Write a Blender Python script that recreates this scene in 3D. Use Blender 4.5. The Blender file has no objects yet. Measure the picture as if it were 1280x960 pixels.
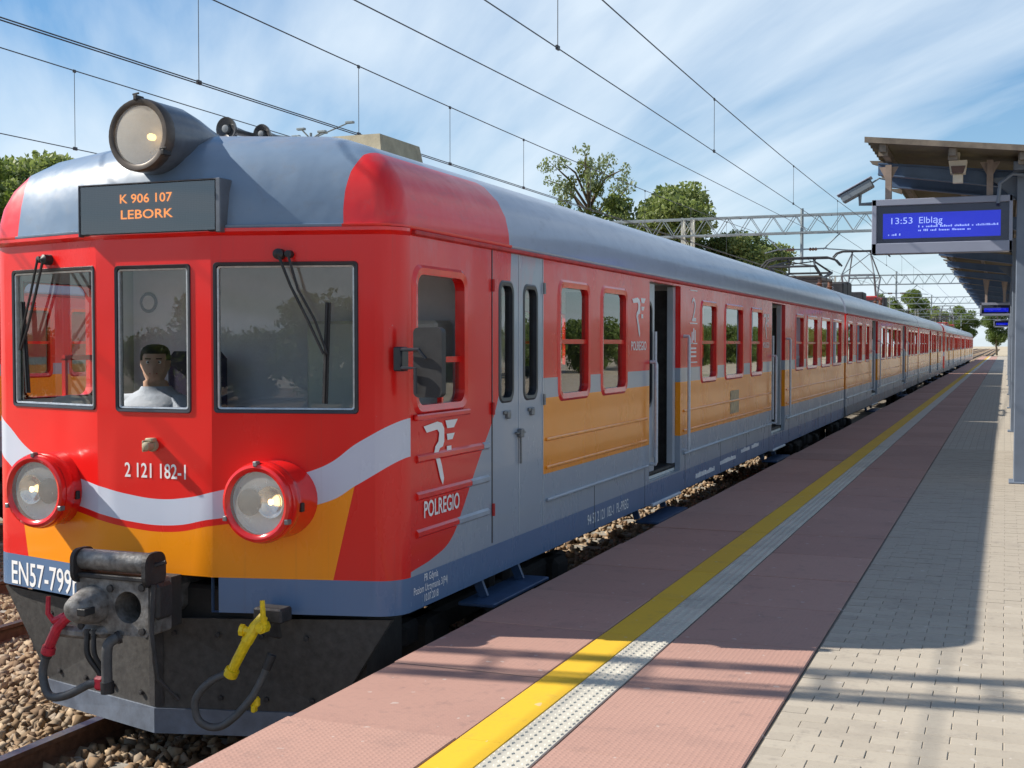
import bpy, bmesh, math, random
import numpy as np
from mathutils import Vector, Matrix
R = math.radians
random.seed(7); RNG = np.random.default_rng(7)
scn = bpy.context.scene
col = scn.collection

# ------------------------------------------------------------------ camera
cd = bpy.data.cameras.new('camera'); cam = bpy.data.objects.new('camera', cd); col.objects.link(cam)
cam.location = (0, 0, 1.6); cam.rotation_euler = (math.pi/2 - 0.032, 0, 0.3763)
cd.sensor_width = 36; cd.lens = 1560.7/1280*36; cd.clip_start = 0.05; cd.clip_end = 6000
scn.camera = cam
# ------------------------------------------------------------------ light
LDIR = Vector((1, 0.25, -0.84)).normalized()          # direction the sunlight travels
sd = bpy.data.lights.new('sun', 'SUN'); sun = bpy.data.objects.new('sun', sd); col.objects.link(sun)
sd.energy = 5.0; sd.angle = R(0.55); sd.color = (1.0, 0.93, 0.82)
sun.rotation_euler = LDIR.to_track_quat('-Z', 'Y').to_euler(); sun.location = (-30, -8, 25)
scn.view_settings.view_transform = 'Standard'; scn.view_settings.look = 'None'
scn.view_settings.exposure = 0.66; scn.view_settings.gamma = 1.0; scn.view_settings.use_curve_mapping = False
SKY_STRENGTH = 0.06

# ------------------------------------------------------------------ node helpers
class X:
    """a shader value that builds Math nodes"""
    def __init__(s, nt, sock): s.nt, s.k = nt, sock
    def _op(s, op, *o, clamp=False):
        n = s.nt.nodes.new('ShaderNodeMath'); n.operation = op; n.use_clamp = clamp
        for i, v in enumerate((s,)+o):
            if isinstance(v, X): s.nt.links.new(v.k, n.inputs[i])
            else: n.inputs[i].default_value = v
        return X(s.nt, n.outputs[0])
    def __add__(s, o): return s._op('ADD', o)
    def __sub__(s, o): return s._op('SUBTRACT', o)
    def __mul__(s, o): return s._op('MULTIPLY', o)
    def __truediv__(s, o): return s._op('DIVIDE', o)
    def __gt__(s, o): return s._op('GREATER_THAN', o)
    def __lt__(s, o): return s._op('LESS_THAN', o)
    def __and__(s, o): return s._op('MULTIPLY', o)
    def __or__(s, o): return s._op('MAXIMUM', o)
    def inv(s): return X(s.nt, s.k)._op('MULTIPLY', -1.0)._op('ADD', 1.0)
    def abs(s): return s._op('ABSOLUTE')
    def sin(s): return s._op('SINE')
    def fract(s): return s._op('FRACT')
    def clamp(s): return s._op('ADD', 0.0, clamp=True)
def curve(x, pts):
    """piecewise function through pts"""
    nt = x.nt; x0, x1 = pts[0][0], pts[-1][0]; y0 = min(p[1] for p in pts); y1 = max(p[1] for p in pts)
    u = (x - x0)*(1/(x1-x0)); n = nt.nodes.new('ShaderNodeFloatCurve'); nt.links.new(u.clamp().k, n.inputs['Value'])
    c = n.mapping.curves[0]
    q = [((a-x0)/(x1-x0), (b-y0)/(y1-y0)) for a, b in pts]
    c.points[0].location = q[0]; c.points[1].location = q[-1]
    for p in q[1:-1]: c.points.new(*p)
    n.mapping.update()
    return X(nt, n.outputs[0])*(y1-y0) + y0
def mix(nt, f, a, b):
    n = nt.nodes.new('ShaderNodeMix'); n.data_type = 'RGBA'
    for v, i in ((f, 0), (a, 6), (b, 7)):
        if isinstance(v, X): nt.links.new(v.k, n.inputs[i])
        elif isinstance(v, bpy.types.NodeSocket): nt.links.new(v, n.inputs[i])
        else: n.inputs[i].default_value = v if i == 0 else (*v, 1) if len(v) == 3 else v
    return n.outputs[2]
def noise(nt, vec, scale, detail=4, rough=0.55, stretch=None):
    if stretch is not None:
        m = nt.nodes.new('ShaderNodeMapping'); m.inputs['Scale'].default_value = stretch
        nt.links.new(vec, m.inputs[0]); vec = m.outputs[0]
    n = nt.nodes.new('ShaderNodeTexNoise'); n.inputs['Scale'].default_value = scale
    n.inputs['Detail'].default_value = detail; n.inputs['Roughness'].default_value = rough
    nt.links.new(vec, n.inputs['Vector']); return X(nt, n.outputs['Fac'])
def newmat(name):
    m = bpy.data.materials.new(name); m.use_nodes = True; nt = m.node_tree
    return m, nt, nt.nodes['Principled BSDF']
def objcoord(nt):
    t = nt.nodes.new('ShaderNodeTexCoord'); return t.outputs['Object']
def bump(nt, p, h, strength=0.2, dist=0.01):
    b = nt.nodes.new('ShaderNodeBump'); b.inputs['Strength'].default_value = strength; b.inputs['Distance'].default_value = dist
    nt.links.new(h.k, b.inputs['Height']); nt.links.new(b.outputs[0], p.inputs['Normal'])
def simple(name, c, rough=0.5, metal=0.0, var=0.15, vs=6.0, bmp=0.0, bs=40.0, c2=None, emit=None, es=0.0, coat=0.0):
    m, nt, p = newmat(name); oc = objcoord(nt)
    p.inputs['Roughness'].default_value = rough; p.inputs['Metallic'].default_value = metal
    p.inputs['Coat Weight'].default_value = coat; p.inputs['Coat Roughness'].default_value = 0.08
    n = noise(nt, oc, vs, 5, 0.6)
    f = ((n-0.5)*2.2+0.5).clamp()
    lo = c2 if c2 else tuple(v*(1-var) for v in c); hi = c if c2 else tuple(min(1, v*(1+var)) for v in c)
    nt.links.new(mix(nt, f, lo, hi), p.inputs['Base Color'])
    if bmp: bump(nt, p, noise(nt, oc, bs, 3), bmp, 0.01)
    if emit: p.inputs['Emission Color'].default_value = (*emit, 1); p.inputs['Emission Strength'].default_value = es
    return m

# ------------------------------------------------------------------ sky
w = bpy.data.worlds.new('World'); scn.world = w; w.use_nodes = True; nt = w.node_tree
bg = nt.nodes['Background']; bg.inputs['Strength'].default_value = SKY_STRENGTH
sk = nt.nodes.new('ShaderNodeTexSky'); sk.sky_type = 'NISHITA'; sk.sun_disc = False
sk.sun_elevation = math.asin(-LDIR.z); sk.sun_rotation = math.atan2(-LDIR.x, -LDIR.y)
sk.air_density = 1.0; sk.dust_density = 0.3; sk.ozone_density = 3.5
tc = nt.nodes.new('ShaderNodeTexCoord'); sp = nt.nodes.new('ShaderNodeSeparateXYZ'); nt.links.new(tc.outputs['Generated'], sp.inputs[0])
dx, dy, dz = (X(nt, sp.outputs[i]) for i in range(3))
den = dz._op('MAXIMUM', 0.0) + 0.16
cb = nt.nodes.new('ShaderNodeCombineXYZ'); nt.links.new((dx/den).k, cb.inputs[0]); nt.links.new((dy/den).k, cb.inputs[1])
mr_ = nt.nodes.new('ShaderNodeMapping'); mr_.inputs['Rotation'].default_value = (0, 0, R(-130)); nt.links.new(cb.outputs[0], mr_.inputs[0])
mp = nt.nodes.new('ShaderNodeMapping'); mp.inputs['Scale'].default_value = (0.42, 1.9, 1); mp.inputs['Location'].default_value = (0.2, 4.4, 0)
nt.links.new(mr_.outputs[0], mp.inputs[0])
wn = nt.nodes.new('ShaderNodeTexNoise'); wn.inputs['Scale'].default_value = 0.9; wn.inputs['Detail'].default_value = 3
nt.links.new(mp.outputs[0], wn.inputs['Vector'])
va = nt.nodes.new('ShaderNodeVectorMath'); va.operation = 'MULTIPLY_ADD'; va.inputs[1].default_value = (0.5, 0.5, 0.5)
nt.links.new(wn.outputs['Color'], va.inputs[0]); nt.links.new(mp.outputs[0], va.inputs[2])
c1 = noise(nt, va.outputs[0], 1.1, 9, 0.52); c2 = noise(nt, va.outputs[0], 0.5, 4, 0.5)
cl = ((c1*0.78 + c2*0.48 - 0.545)*4.6).clamp()
cl = cl._op('POWER', 0.8)*curve(dz, [(0.0, 0.85), (0.3, 0.8), (0.6, 0.55), (1.0, 0.38)])     # thin cirrus: less of it along a steep sight line
hz = curve(dz, [(0.0, 0.58), (0.06, 0.44), (0.2, 0.27), (0.6, 0.08)])
hs = nt.nodes.new('ShaderNodeHueSaturation'); hs.inputs['Saturation'].default_value = 1.5; hs.inputs['Value'].default_value = 1.25; nt.links.new(sk.outputs[0], hs.inputs['Color'])
skyc = mix(nt, hz, hs.outputs[0], (7.4, 9.2, 10.8))
nt.links.new(mix(nt, cl, skyc, (9.0, 10.2, 11.3)), bg.inputs['Color'])

# ------------------------------------------------------------------ mesh helpers
def unit(v): return v/np.linalg.norm(v)
class MB:
    def __init__(s): s.v, s.f, s.m = [], [], []
    def add(s, vs, fs, m=0):
        o = len(s.v); s.v += [tuple(map(float, p)) for p in vs]
        s.f += [tuple(o+i for i in f) for f in fs]; s.m += [m]*len(fs); return s
    def box(s, a, b, m=0):
        (x0, y0, z0), (x1, y1, z1) = a, b
        return s.add([(x0,y0,z0),(x1,y0,z0),(x1,y1,z0),(x0,y1,z0),(x0,y0,z1),(x1,y0,z1),(x1,y1,z1),(x0,y1,z1)],
              [(0,3,2,1),(4,5,6,7),(0,1,5,4),(1,2,6,5),(2,3,7,6),(3,0,4,7)], m)
    def cbox(s, a, b, c=0.01, m=0):
        """box with chamfered edges"""
        a, b = np.array(a, float), np.array(b, float); a, b = np.minimum(a, b), np.maximum(a, b)
        c = min(c, 0.45*min(b-a)); vs = []; ix = {}
        for ax in range(3):
            for i in (0, 1):
                for j in (0, 1):
                    for k in (0, 1):
                        p = [a[0]+c if i == 0 else b[0]-c, a[1]+c if j == 0 else b[1]-c, a[2]+c if k == 0 else b[2]-c]
                        e = (i, j, k)[ax]; p[ax] = a[ax] if e == 0 else b[ax]
                        ix[(ax, i, j, k)] = len(vs); vs.append(p)
        fs = []
        for ax in range(3):
            o = [q for q in range(3) if q != ax]
            for e in (0, 1):
                def key(p, q):
                    t = [0, 0, 0]; t[ax] = e; t[o[0]] = p; t[o[1]] = q; return ix[(ax, *t)]
                fs.append((key(0,0), key(1,0), key(1,1), key(0,1)))
        for ax in range(3):
            o = [q for q in range(3) if q != ax]
            for p in (0, 1):
                for q in (0, 1):
                    t0 = [0,0,0]; t1 = [0,0,0]; t0[ax] = 0; t1[ax] = 1
                    for t in (t0, t1): t[o[0]] = p; t[o[1]] = q
                    fs.append((ix[(o[0], *t0)], ix[(o[0], *t1)], ix[(o[1], *t1)], ix[(o[1], *t0)]))
        for i in (0, 1):
            for j in (0, 1):
                for k in (0, 1): fs.append((ix[(0,i,j,k)], ix[(1,i,j,k)], ix[(2,i,j,k)]))
        return s.add(vs, fs, m)
    def tube(s, pts, r, n=8, m=0, cap=True):
        pts = [np.array(p, float) for p in pts]; k = len(pts)
        rs = r if hasattr(r, '__len__') else [r]*k
        t = [unit(pts[min(i+1, k-1)]-pts[max(i-1, 0)]) for i in range(k)]
        a = np.array([0, 0, 1.0]) if abs(t[0][2]) < 0.9 else np.array([1.0, 0, 0])
        vs = []
        for i in range(k):
            a = unit(a - t[i]*(a@t[i])); b = np.cross(t[i], a)
            for j in range(n):
                q = 2*math.pi*j/n; vs.append(pts[i]+rs[i]*(math.cos(q)*a+math.sin(q)*b))
        fs = [(i*n+j, i*n+(j+1) % n, (i+1)*n+(j+1) % n, (i+1)*n+j) for i in range(k-1) for j in range(n)]
        if cap: fs += [tuple(range(n-1, -1, -1)), tuple((k-1)*n+j for j in range(n))]
        return s.add(vs, fs, m)
    def bar(s, p, q, a, b=None, m=0):
        """rectangular bar from p to q"""
        b = b or a; p, q = np.array(p, float), np.array(q, float); t = unit(q-p)
        u = np.array([0, 0, 1.0]) if abs(t[2]) < 0.95 else np.array([1.0, 0, 0])
        x = unit(np.cross(t, u)); y = np.cross(x, t); vs = []
        for c in (p, q):
            for i, j in ((-1,-1),(1,-1),(1,1),(-1,1)): vs.append(c+x*i*a/2+y*j*b/2)
        return s.add(vs, [(0,3,2,1),(4,5,6,7),(0,1,5,4),(1,2,6,5),(2,3,7,6),(3,0,4,7)], m)
    def lathe(s, o, ax, prof, n=24, m=0, cap=True):
        """prof: list of (distance along ax, radius)"""
        o, ax = np.array(o, float), unit(np.array(ax, float))
        a = np.array([0, 0, 1.0]) if abs(ax[2]) < 0.9 else np.array([1.0, 0, 0])
        a = unit(a-ax*(a@ax)); b = np.cross(ax, a); vs, fs = [], []
        for d, r in prof:
            for j in range(n):
                q = 2*math.pi*j/n; vs.append(o+ax*d+r*(math.cos(q)*a+math.sin(q)*b))
        for i in range(len(prof)-1):
            for j in range(n): fs.append((i*n+j, i*n+(j+1) % n, (i+1)*n+(j+1) % n, (i+1)*n+j))
        if cap and prof[0][1] > 1e-4: fs.append(tuple(range(n-1, -1, -1)))
        if cap and prof[-1][1] > 1e-4: fs.append(tuple((len(prof)-1)*n+j for j in range(n)))
        return s.add(vs, fs, m)
    def prism(s, poly, f, d0, d1, m=0):
        """polygon poly of (a,b); f(a,b,d)->xyz"""
        n = len(poly); vs = [f(a, b, d0) for a, b in poly]+[f(a, b, d1) for a, b in poly]
        fs = [tuple(range(n)), tuple(range(2*n-1, n-1, -1))]+[(i, (i+1) % n, n+(i+1) % n, n+i) for i in range(n)]
        return s.add(vs, fs, m)
    def mesh(s, name, mats, smooth=None):
        me = bpy.data.meshes.new(name); me.from_pydata(s.v, [], s.f)
        for m in (mats if isinstance(mats, (list, tuple)) else [mats]): me.materials.append(M[m] if isinstance(m, str) else m)
        me.polygons.foreach_set('material_index', s.m)
        me.update()
        if smooth is not None:
            bm = bmesh.new(); bm.from_mesh(me); bmesh.ops.remove_doubles(bm, verts=bm.verts, dist=1e-5)
            bmesh.ops.recalc_face_normals(bm, faces=bm.faces)
            bm.to_mesh(me); bm.free()
            me.polygons.foreach_set('use_smooth', [True]*len(me.polygons)); me.set_sharp_from_angle(angle=R(smooth))
        return me
    def build(s, name, mats, parent=None, loc=None, smooth=None):
        return link(name, s.mesh(name, mats, smooth), parent, loc)
BASE = {}
def link(name, me, parent=None, loc=None):
    o = bpy.data.objects.new(name, me); col.objects.link(o)
    if parent is not None: o.parent = parent; loc = loc if loc is not None else BASE.get(parent.name, (0, 0, 0))
    if loc is not None: o.location = loc
    return o
def tag(o, label=None, cat=None, group=None, kind=None):
    if label: o['label'] = label
    if cat: o['category'] = cat
    if group: o['group'] = group
    if kind: o['kind'] = kind
    return o
def empty(name, loc, label, cat, group=None, rz=0):
    o = bpy.data.objects.new(name, None); col.objects.link(o); o.location = loc; o.rotation_euler.z = rz
    o.empty_display_size = 0.2; return tag(o, label, cat, group)
def copy_tree(o, parent=None):
    c = o.copy(); col.objects.link(c); c.parent = parent
    for ch in o.children: copy_tree(ch, c)
    return c
def arrays(name, V, F, mats, kind=None, parent=None):
    """numpy mesh: V (n,3), F (m,k)"""
    me = bpy.data.meshes.new(name); k = F.shape[1]
    me.vertices.add(len(V)); me.vertices.foreach_set('co', V.astype(np.float32).ravel())
    me.loops.add(F.size); me.loops.foreach_set('vertex_index', F.astype(np.int32).ravel())
    me.polygons.add(len(F)); me.polygons.foreach_set('loop_start', np.arange(0, F.size, k, dtype=np.int32))
    me.update(calc_edges=True); me.validate()
    for m in mats: me.materials.append(M[m])
    return me
def rrect(a0, a1, b0, b1, r, n=5):
    out = []
    for cx, cy, q in ((a1-r, b1-r, 0), (a0+r, b1-r, 90), (a0+r, b0+r, 180), (a1-r, b0+r, 270)):
        for i in range(n+1):
            t = R(q+90*i/n); out.append((cx+r*math.cos(t), cy+r*math.sin(t)))
    return out
def ring(mb, P, a0, a1, b0, b1, wo, wi, proud, deep, ro=0.09, ri=0.05, m=0):
    """rounded frame round a hole: wo outside the hole, wi inside it"""
    o = rrect(a0-wo, a1+wo, b0-wo, b1+wo, ro); i = rrect(a0+wi, a1-wi, b0+wi, b1-wi, ri); n = len(o)
    o2 = rrect(a0-wo*0.6, a1+wo*0.6, b0-wo*0.6, b1+wo*0.6, ro)
    vs = [P(a, b, 0) for a, b in o]+[P(a, b, -proud) for a, b in o2]+[P(a, b, -proud*0.6) for a, b in i]+[P(a, b, deep) for a, b in i]
    fs = [(k*n+j, k*n+(j+1) % n, (k+1)*n+(j+1) % n, (k+1)*n+j) for k in range(3) for j in range(n)]
    mb.add(vs, fs, m)
def wall(mb, P, a0, a1, b0, b1, holes, th=0.05, m=0, mi=1):
    A = sorted({a0, a1, *[h[0] for h in holes], *[h[1] for h in holes]}); B = sorted({b0, b1, *[h[2] for h in holes], *[h[3] for h in holes]})
    A = [a for a in A if a0 <= a <= a1]; B = [b for b in B if b0 <= b <= b1]
    def solid(a, b): return not any(h[0] < a < h[1] and h[2] < b < h[3] for h in holes)
    for i in range(len(A)-1):
        for j in range(len(B)-1):
            if solid((A[i]+A[i+1])/2, (B[j]+B[j+1])/2):
                q = [(A[i],B[j]),(A[i+1],B[j]),(A[i+1],B[j+1]),(A[i],B[j+1])]
                mb.add([P(a, b, 0) for a, b in q], [(0,1,2,3)], m)
                mb.add([P(a, b, th) for a, b in q], [(3,2,1,0)], mi)
    for h in holes:
        q = [(h[0],max(h[2],b0)),(h[1],max(h[2],b0)),(h[1],min(h[3],b1)),(h[0],min(h[3],b1))]
        for i in range(4):
            a, b = q[i], q[(i+1) % 4]
            mb.add([P(*a,0),P(*b,0),P(*b,th),P(*a,th)], [(0,1,2,3)], m)
def rowquads(name): pass

TEXTCACHE = {}
def text(name, body, size, mat, parent, origin, ex, ey, bold=0.0, width=None, align='LEFT', spacing=1.0, label=None):
    """flat lettering: origin (car/thing local), ex, ey unit axes of the surface"""
    cu = bpy.data.curves.new('txt', 'FONT'); cu.body = body; cu.size = size; cu.offset = bold*size; cu.align_x = align
    cu.space_character = spacing; cu.space_line = 0.95; cu.fill_mode = 'FRONT' if hasattr(cu, 'fill_mode') else cu.fill_mode
    cu.resolution_u = 3
    ob = bpy.data.objects.new('txt', cu); col.objects.link(ob); bpy.context.view_layer.update()
    me = bpy.data.meshes.new_from_object(ob.evaluated_get(bpy.context.evaluated_depsgraph_get()))
    bpy.data.objects.remove(ob); bpy.data.curves.remove(cu)
    n = len(me.vertices); v = np.zeros(n*3, np.float32); me.vertices.foreach_get('co', v); v = v.reshape(-1, 3)
    sx = 1.0
    if width: 
        ext = v[:, 0].max()-v[:, 0].min(); sx = width/ext if ext > 0 else 1
    o, ex, ey = (np.array(q, float) for q in (origin, ex, ey))
    v2 = o + np.outer(v[:, 0]*sx, ex)+np.outer(v[:, 1], ey)
    me.vertices.foreach_set('co', v2.astype(np.float32).ravel()); me.update(); me.materials.clear(); me.materials.append(M[mat])
    ob = link(name, me, parent)
    if label: ob['label'] = label
    return ob

M = {}
# ------------------------------------------------------------------ materials
RED = (0.70, 0.012, 0.010); ORANGE = (0.88, 0.285, 0.005); GREY = (0.30, 0.345, 0.41); BLUE = (0.10, 0.175, 0.31); SILVER = (0.52, 0.57, 0.68)
def livery(name, cab, dust=0.0, skirt=BLUE):
    m, nt, p = newmat(name); oc = objcoord(nt); s = nt.nodes.new('ShaderNodeSeparateXYZ'); nt.links.new(oc, s.inputs[0])
    u, v, z = (X(nt, s.outputs[i]) for i in range(3))
    # bands of the side
    c = mix(nt, z > 1.354, GREY, RED)
    c = mix(nt, (z > 0.655) & (z < 1.209), c, ORANGE)
    if cab:
        c = mix(nt, v < 2.29, c, GREY)                                    # grey doors behind the cab
        vb = curve(z, [(0.28, 0.02), (0.308, 0.12), (0.345, 0.42), (0.428, 0.70), (0.58, 0.86), (0.747, 1.01), (0.92, 1.17), (1.095, 1.34), (1.221, 1.43), (1.6, 1.60), (2.0, 1.66), (2.3, 1.68)])
        c = mix(nt, v < vb, c, RED)
        f = v < 0.139
        up = curve(u, [(-1.45,1.19),(-1.294,1.097),(-1.038,0.935),(-0.75,0.842),(-0.384,0.766),(-0.184,0.729),(0.041,0.710),(0.22,0.726),(0.396,0.765),(0.70,0.838),(0.936,0.887),(1.224,1.06),(1.45,1.19)])
        lo = curve(u, [(-1.45,0.965),(-1.299,0.862),(-1.0,0.71),(-0.75,0.665),(-0.48,0.622),(-0.157,0.570),(0.067,0.560),(0.395,0.612),(0.75,0.66),(1.002,0.709),(1.201,0.815),(1.45,0.975)])
        fc = mix(nt, (z < lo) & ((z > lo-0.038) | (u.abs() > 0.92)).inv() & (u < (z-0.289)*0.2265+1.075) & (u > (z-0.273)*-0.2033-1.085), RED, ORANGE)
        fc = mix(nt, (z < lo) & (u > 0.92) & (u < (z-0.289)*0.2265+1.075), fc, ORANGE)
        fc = mix(nt, (z < lo) & (u < -0.92) & (u > (z-0.273)*-0.2033-1.085), fc, ORANGE)
        fc = mix(nt, (z < up) & (z > lo), fc, SILVER)
        c = mix(nt, f, c, fc)
    fade = ((noise(nt, oc, 3.2, 5, 0.6, (1, 1, 0.6))-0.47)*5.0).clamp()*curve(z, [(1.3, 0.0), (1.75, 0.12), (2.05, 0.42), (2.24, 0.5)])*((v > 0.2) if cab else 1.0)
    c = mix(nt, fade, c, (0.60, 0.16, 0.17))
    c = mix(nt, z < 0.283, c, skirt)
    # dust and grime
    n1 = noise(nt, oc, 1.4, 6, 0.62, (1, 1, 0.5)); n2 = noise(nt, oc, 9, 5, 0.65, (1, 1, 0.16)); n3 = noise(nt, oc, 60, 3)
    low = curve(z, [(0.05, 0.42), (0.3, 0.24), (0.8, 0.05), (2.0, 0.03), (2.25, 0.20)])
    far = curve(v, [(0.0, 0.25), (2.0, 0.55), (5.0, 0.9), (9.0, 1.0)]) if cab else None
    d = ((n1*0.6+n2*0.5)-0.34).clamp()*low*1.8
    if far is not None: d = d*far
    d = (d + ((n2-0.64).clamp()*(0.25+dust*0.5))).clamp()
    c = mix(nt, d, c, (0.15, 0.13, 0.12))
    dr = ((noise(nt, oc, 1.0, 4, 0.6, (34, 34, 0.55))-0.60)*7.0).clamp()*((noise(nt, oc, 1.1, 3)-0.35)*1.8).clamp()
    c = mix(nt, dr*0.33, c, (0.09, 0.07, 0.06))
    sc = (noise(nt, oc, 38, 6, 0.75) > 0.69) & (noise(nt, oc, 3.0, 2) > 0.53)
    c = mix(nt, sc*0.35, c, (0.40, 0.36, 0.35))
    nt.links.new(c, p.inputs['Base Color'])
    nt.links.new((n1*0.22+d*0.5+0.14).k, p.inputs['Roughness'])
    p.inputs['Coat Weight'].default_value = 0.22; p.inputs['Coat Roughness'].default_value = 0.05; p.inputs['Specular IOR Level'].default_value = 0.38
    bump(nt, p, noise(nt, oc, 1.7, 2, 0.4)*1.0+n3*0.004, 0.5, 0.022)
    M[name] = m
livery('livery_cab', True); livery('livery_far', True, 0.5, (0.15, 0.17, 0.20)); livery('livery_mid', False, 0.5, (0.15, 0.17, 0.20))
def roofmat(name, cab):
    m, nt, p = newmat(name); oc = objcoord(nt); s = nt.nodes.new('ShaderNodeSeparateXYZ'); nt.links.new(oc, s.inputs[0])
    u, v, z = (X(nt, s.outputs[i]) for i in range(3))
    n1 = noise(nt, oc, 2.0, 6, 0.6); n2 = noise(nt, oc, 14, 5, 0.65, (1, 0.35, 1))
    c = mix(nt, n1, (0.24, 0.29, 0.39), (0.33, 0.38, 0.48))
    if cab:
        c = mix(nt, v < 0.9, c, mix(nt, n1, (0.115, 0.175, 0.265), (0.18, 0.25, 0.345)))
        c = mix(nt, (u.abs() > curve(z, [(2.2, 1.15), (2.45, 1.14), (2.65, 1.18), (2.75, 1.22)])) & (v < 1.65) & (z < 2.80), c, RED)
    top = ((z-2.70)*7.0).clamp()
    c = mix(nt, (top*((n2-0.25)*1.6).clamp()), c, (0.34, 0.29, 0.26))
    c = mix(nt, ((n2-0.55)*2.0).clamp()*0.55, c, (0.12, 0.115, 0.11))
    nt.links.new(c, p.inputs['Base Color']); nt.links.new((n1*0.3+n2*0.2+0.12).k, p.inputs['Roughness'])
    p.inputs['Coat Weight'].default_value = 0.4; p.inputs['Coat Roughness'].default_value = 0.12
    bump(nt, p, noise(nt, oc, 2.2, 3, 0.5), 0.5, 0.03); M[name] = m
roofmat('roof_cab', True); roofmat('roof_mid', False)
M['red'] = simple('red', RED, 0.22, coat=0.5, var=0.18, vs=4, bmp=0.08, bs=8)
M['red_dull'] = simple('red_dull', (0.45, 0.02, 0.02), 0.55, var=0.3, vs=12)
M['grey_paint'] = simple('grey_paint', GREY, 0.35, var=0.15, vs=5, coat=0.3)
M['door_grey'] = simple('door_grey', (0.36, 0.40, 0.45), 0.3, var=0.2, vs=2.2, coat=0.4, bmp=0.2, bs=2.5)
M['orange'] = simple('orange', ORANGE, 0.35, var=0.2, vs=8, coat=0.3)
M['blue_paint'] = simple('blue_paint', BLUE, 0.4, var=0.25, vs=8)
M['step_blue'] = simple('step_blue', (0.035, 0.075, 0.16), 0.5, var=0.3, vs=9)
M['dark_steel'] = simple('dark_steel', (0.035, 0.034, 0.036), 0.6, 0.3, var=0.5, vs=9, bmp=0.3, bs=60)
M['under'] = simple('under', (0.028, 0.026, 0.025), 0.8, var=0.5, vs=5, bmp=0.4, bs=30)
M['plough'] = simple('plough', (0.068, 0.065, 0.062), 0.55, 0.0, vs=22, c2=(0.03, 0.028, 0.028), bmp=0.25, bs=25)
M['plough_band'] = simple('plough_band', (0.15, 0.18, 0.235), 0.5, vs=9, c2=(0.09, 0.105, 0.135), bmp=0.2, bs=25)
M['coupler'] = simple('coupler', (0.27, 0.265, 0.26), 0.5, 0.25, vs=22, c2=(0.075, 0.068, 0.062), bmp=0.35, bs=45)
M['rubber'] = simple('rubber', (0.018, 0.018, 0.020), 0.55, var=0.3, vs=20)
M['hose_grey'] = simple('hose_grey', (0.07, 0.072, 0.075), 0.55, var=0.3, vs=20)
M['frame_dark'] = simple('frame_dark', (0.022, 0.026, 0.035), 0.35, var=0.3, vs=10)
M['frame_alu'] = simple('frame_alu', (0.42, 0.44, 0.46), 0.35, 0.7, var=0.2, vs=30)
M['yellow'] = simple('yellow', (0.78, 0.55, 0.01), 0.4, var=0.2, vs=30, bmp=0.2, bs=70)
M['cock_red'] = simple('cock_red', (0.50, 0.015, 0.04), 0.45, var=0.3, vs=30)
M['white_print'] = simple('white_print', (0.80, 0.80, 0.80), 0.4, var=0.04)
M['print_pale'] = simple('print_pale', (0.80, 0.77, 0.76), 0.6, var=0.15, vs=30)
M['rail_white'] = simple('rail_white', (0.52, 0.55, 0.60), 0.35, var=0.15, vs=30)
M['cream'] = simple('cream', (0.52, 0.52, 0.46), 0.6, var=0.05)
M['lilac'] = simple('lilac', (0.72, 0.72, 0.80), 0.6, var=0.06)
M['interior'] = simple('interior', (0.58, 0.59, 0.57), 0.6, var=0.06)
M['seat_blue'] = simple('seat_blue', (0.03, 0.05, 0.16), 0.8, var=0.3, vs=30)
M['seat_dark'] = simple('seat_dark', (0.03, 0.02, 0.06), 0.8, var=0.3, vs=30)
M['lamp_black'] = simple('lamp_black', (0.05, 0.05, 0.055), 0.4, 0.2, vs=9, c2=(0.03, 0.03, 0.032), coat=0.3)
M['lamp_brown'] = simple('lamp_brown', (0.075, 0.06, 0.05), 0.45, 0.3, var=0.4, vs=12)
M['lens_grey'] = simple('lens_grey', (0.74, 0.77, 0.78), 0.5, 0.0, var=0.1, vs=6)
M['reflector'] = simple('reflector', (0.72, 0.70, 0.66), 0.18, 1.0, var=0.08, vs=9)
M['bulb_lit'] = simple('bulb_lit', (0.9, 0.7, 0.4), 0.3, emit=(1.0, 0.66, 0.28), es=3.0)
M['bulb_core'] = simple('bulb_core', (0.9, 0.6, 0.3), 0.3, emit=(1.0, 0.58, 0.18), es=2.6)
M['bulb_dark'] = simple('bulb_dark', (0.05, 0.035, 0.04), 0.25, var=0.3, coat=0.6)
M['beige_box'] = simple('beige_box', (0.42, 0.37, 0.25), 0.7, vs=9, c2=(0.26, 0.225, 0.15), bmp=0.2, bs=30)
M['led'] = simple('led', (0.8, 0.4, 0.05), 0.5, emit=(1.0, 0.30, 0.01), es=0.8)
M['panto_red'] = simple('panto_red', (0.36, 0.03, 0.03), 0.5, var=0.35, vs=6)
M['steel'] = simple('steel', (0.20, 0.21, 0.22), 0.45, 0.6, var=0.3, vs=15)
M['galv'] = simple('galv', (0.24, 0.28, 0.30), 0.5, 0.35, var=0.25, vs=3)
M['galv_light'] = simple('galv_light', (0.52, 0.52, 0.46), 0.55, 0.2, var=0.25, vs=3)
M['insulator'] = simple('insulator', (0.16, 0.07, 0.04), 0.25, var=0.2, coat=0.5)
M['wire'] = simple('wire', (0.06, 0.066, 0.075), 0.5, 0.5, var=0.2)
M['rail_top'] = simple('rail_top', (0.30, 0.30, 0.31), 0.3, 0.9, var=0.2, vs=30)
M['rail_rust'] = simple('rail_rust', (0.13, 0.065, 0.038), 0.8, var=0.4, vs=20, bmp=0.3)
M['sleeper'] = simple('sleeper', (0.34, 0.32, 0.28), 0.85, vs=8, c2=(0.22, 0.20, 0.17), bmp=0.4, bs=30)
M['concrete'] = simple('concrete', (0.34, 0.33, 0.31), 0.85, vs=4, c2=(0.22, 0.21, 0.20), bmp=0.3, bs=25)
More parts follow.
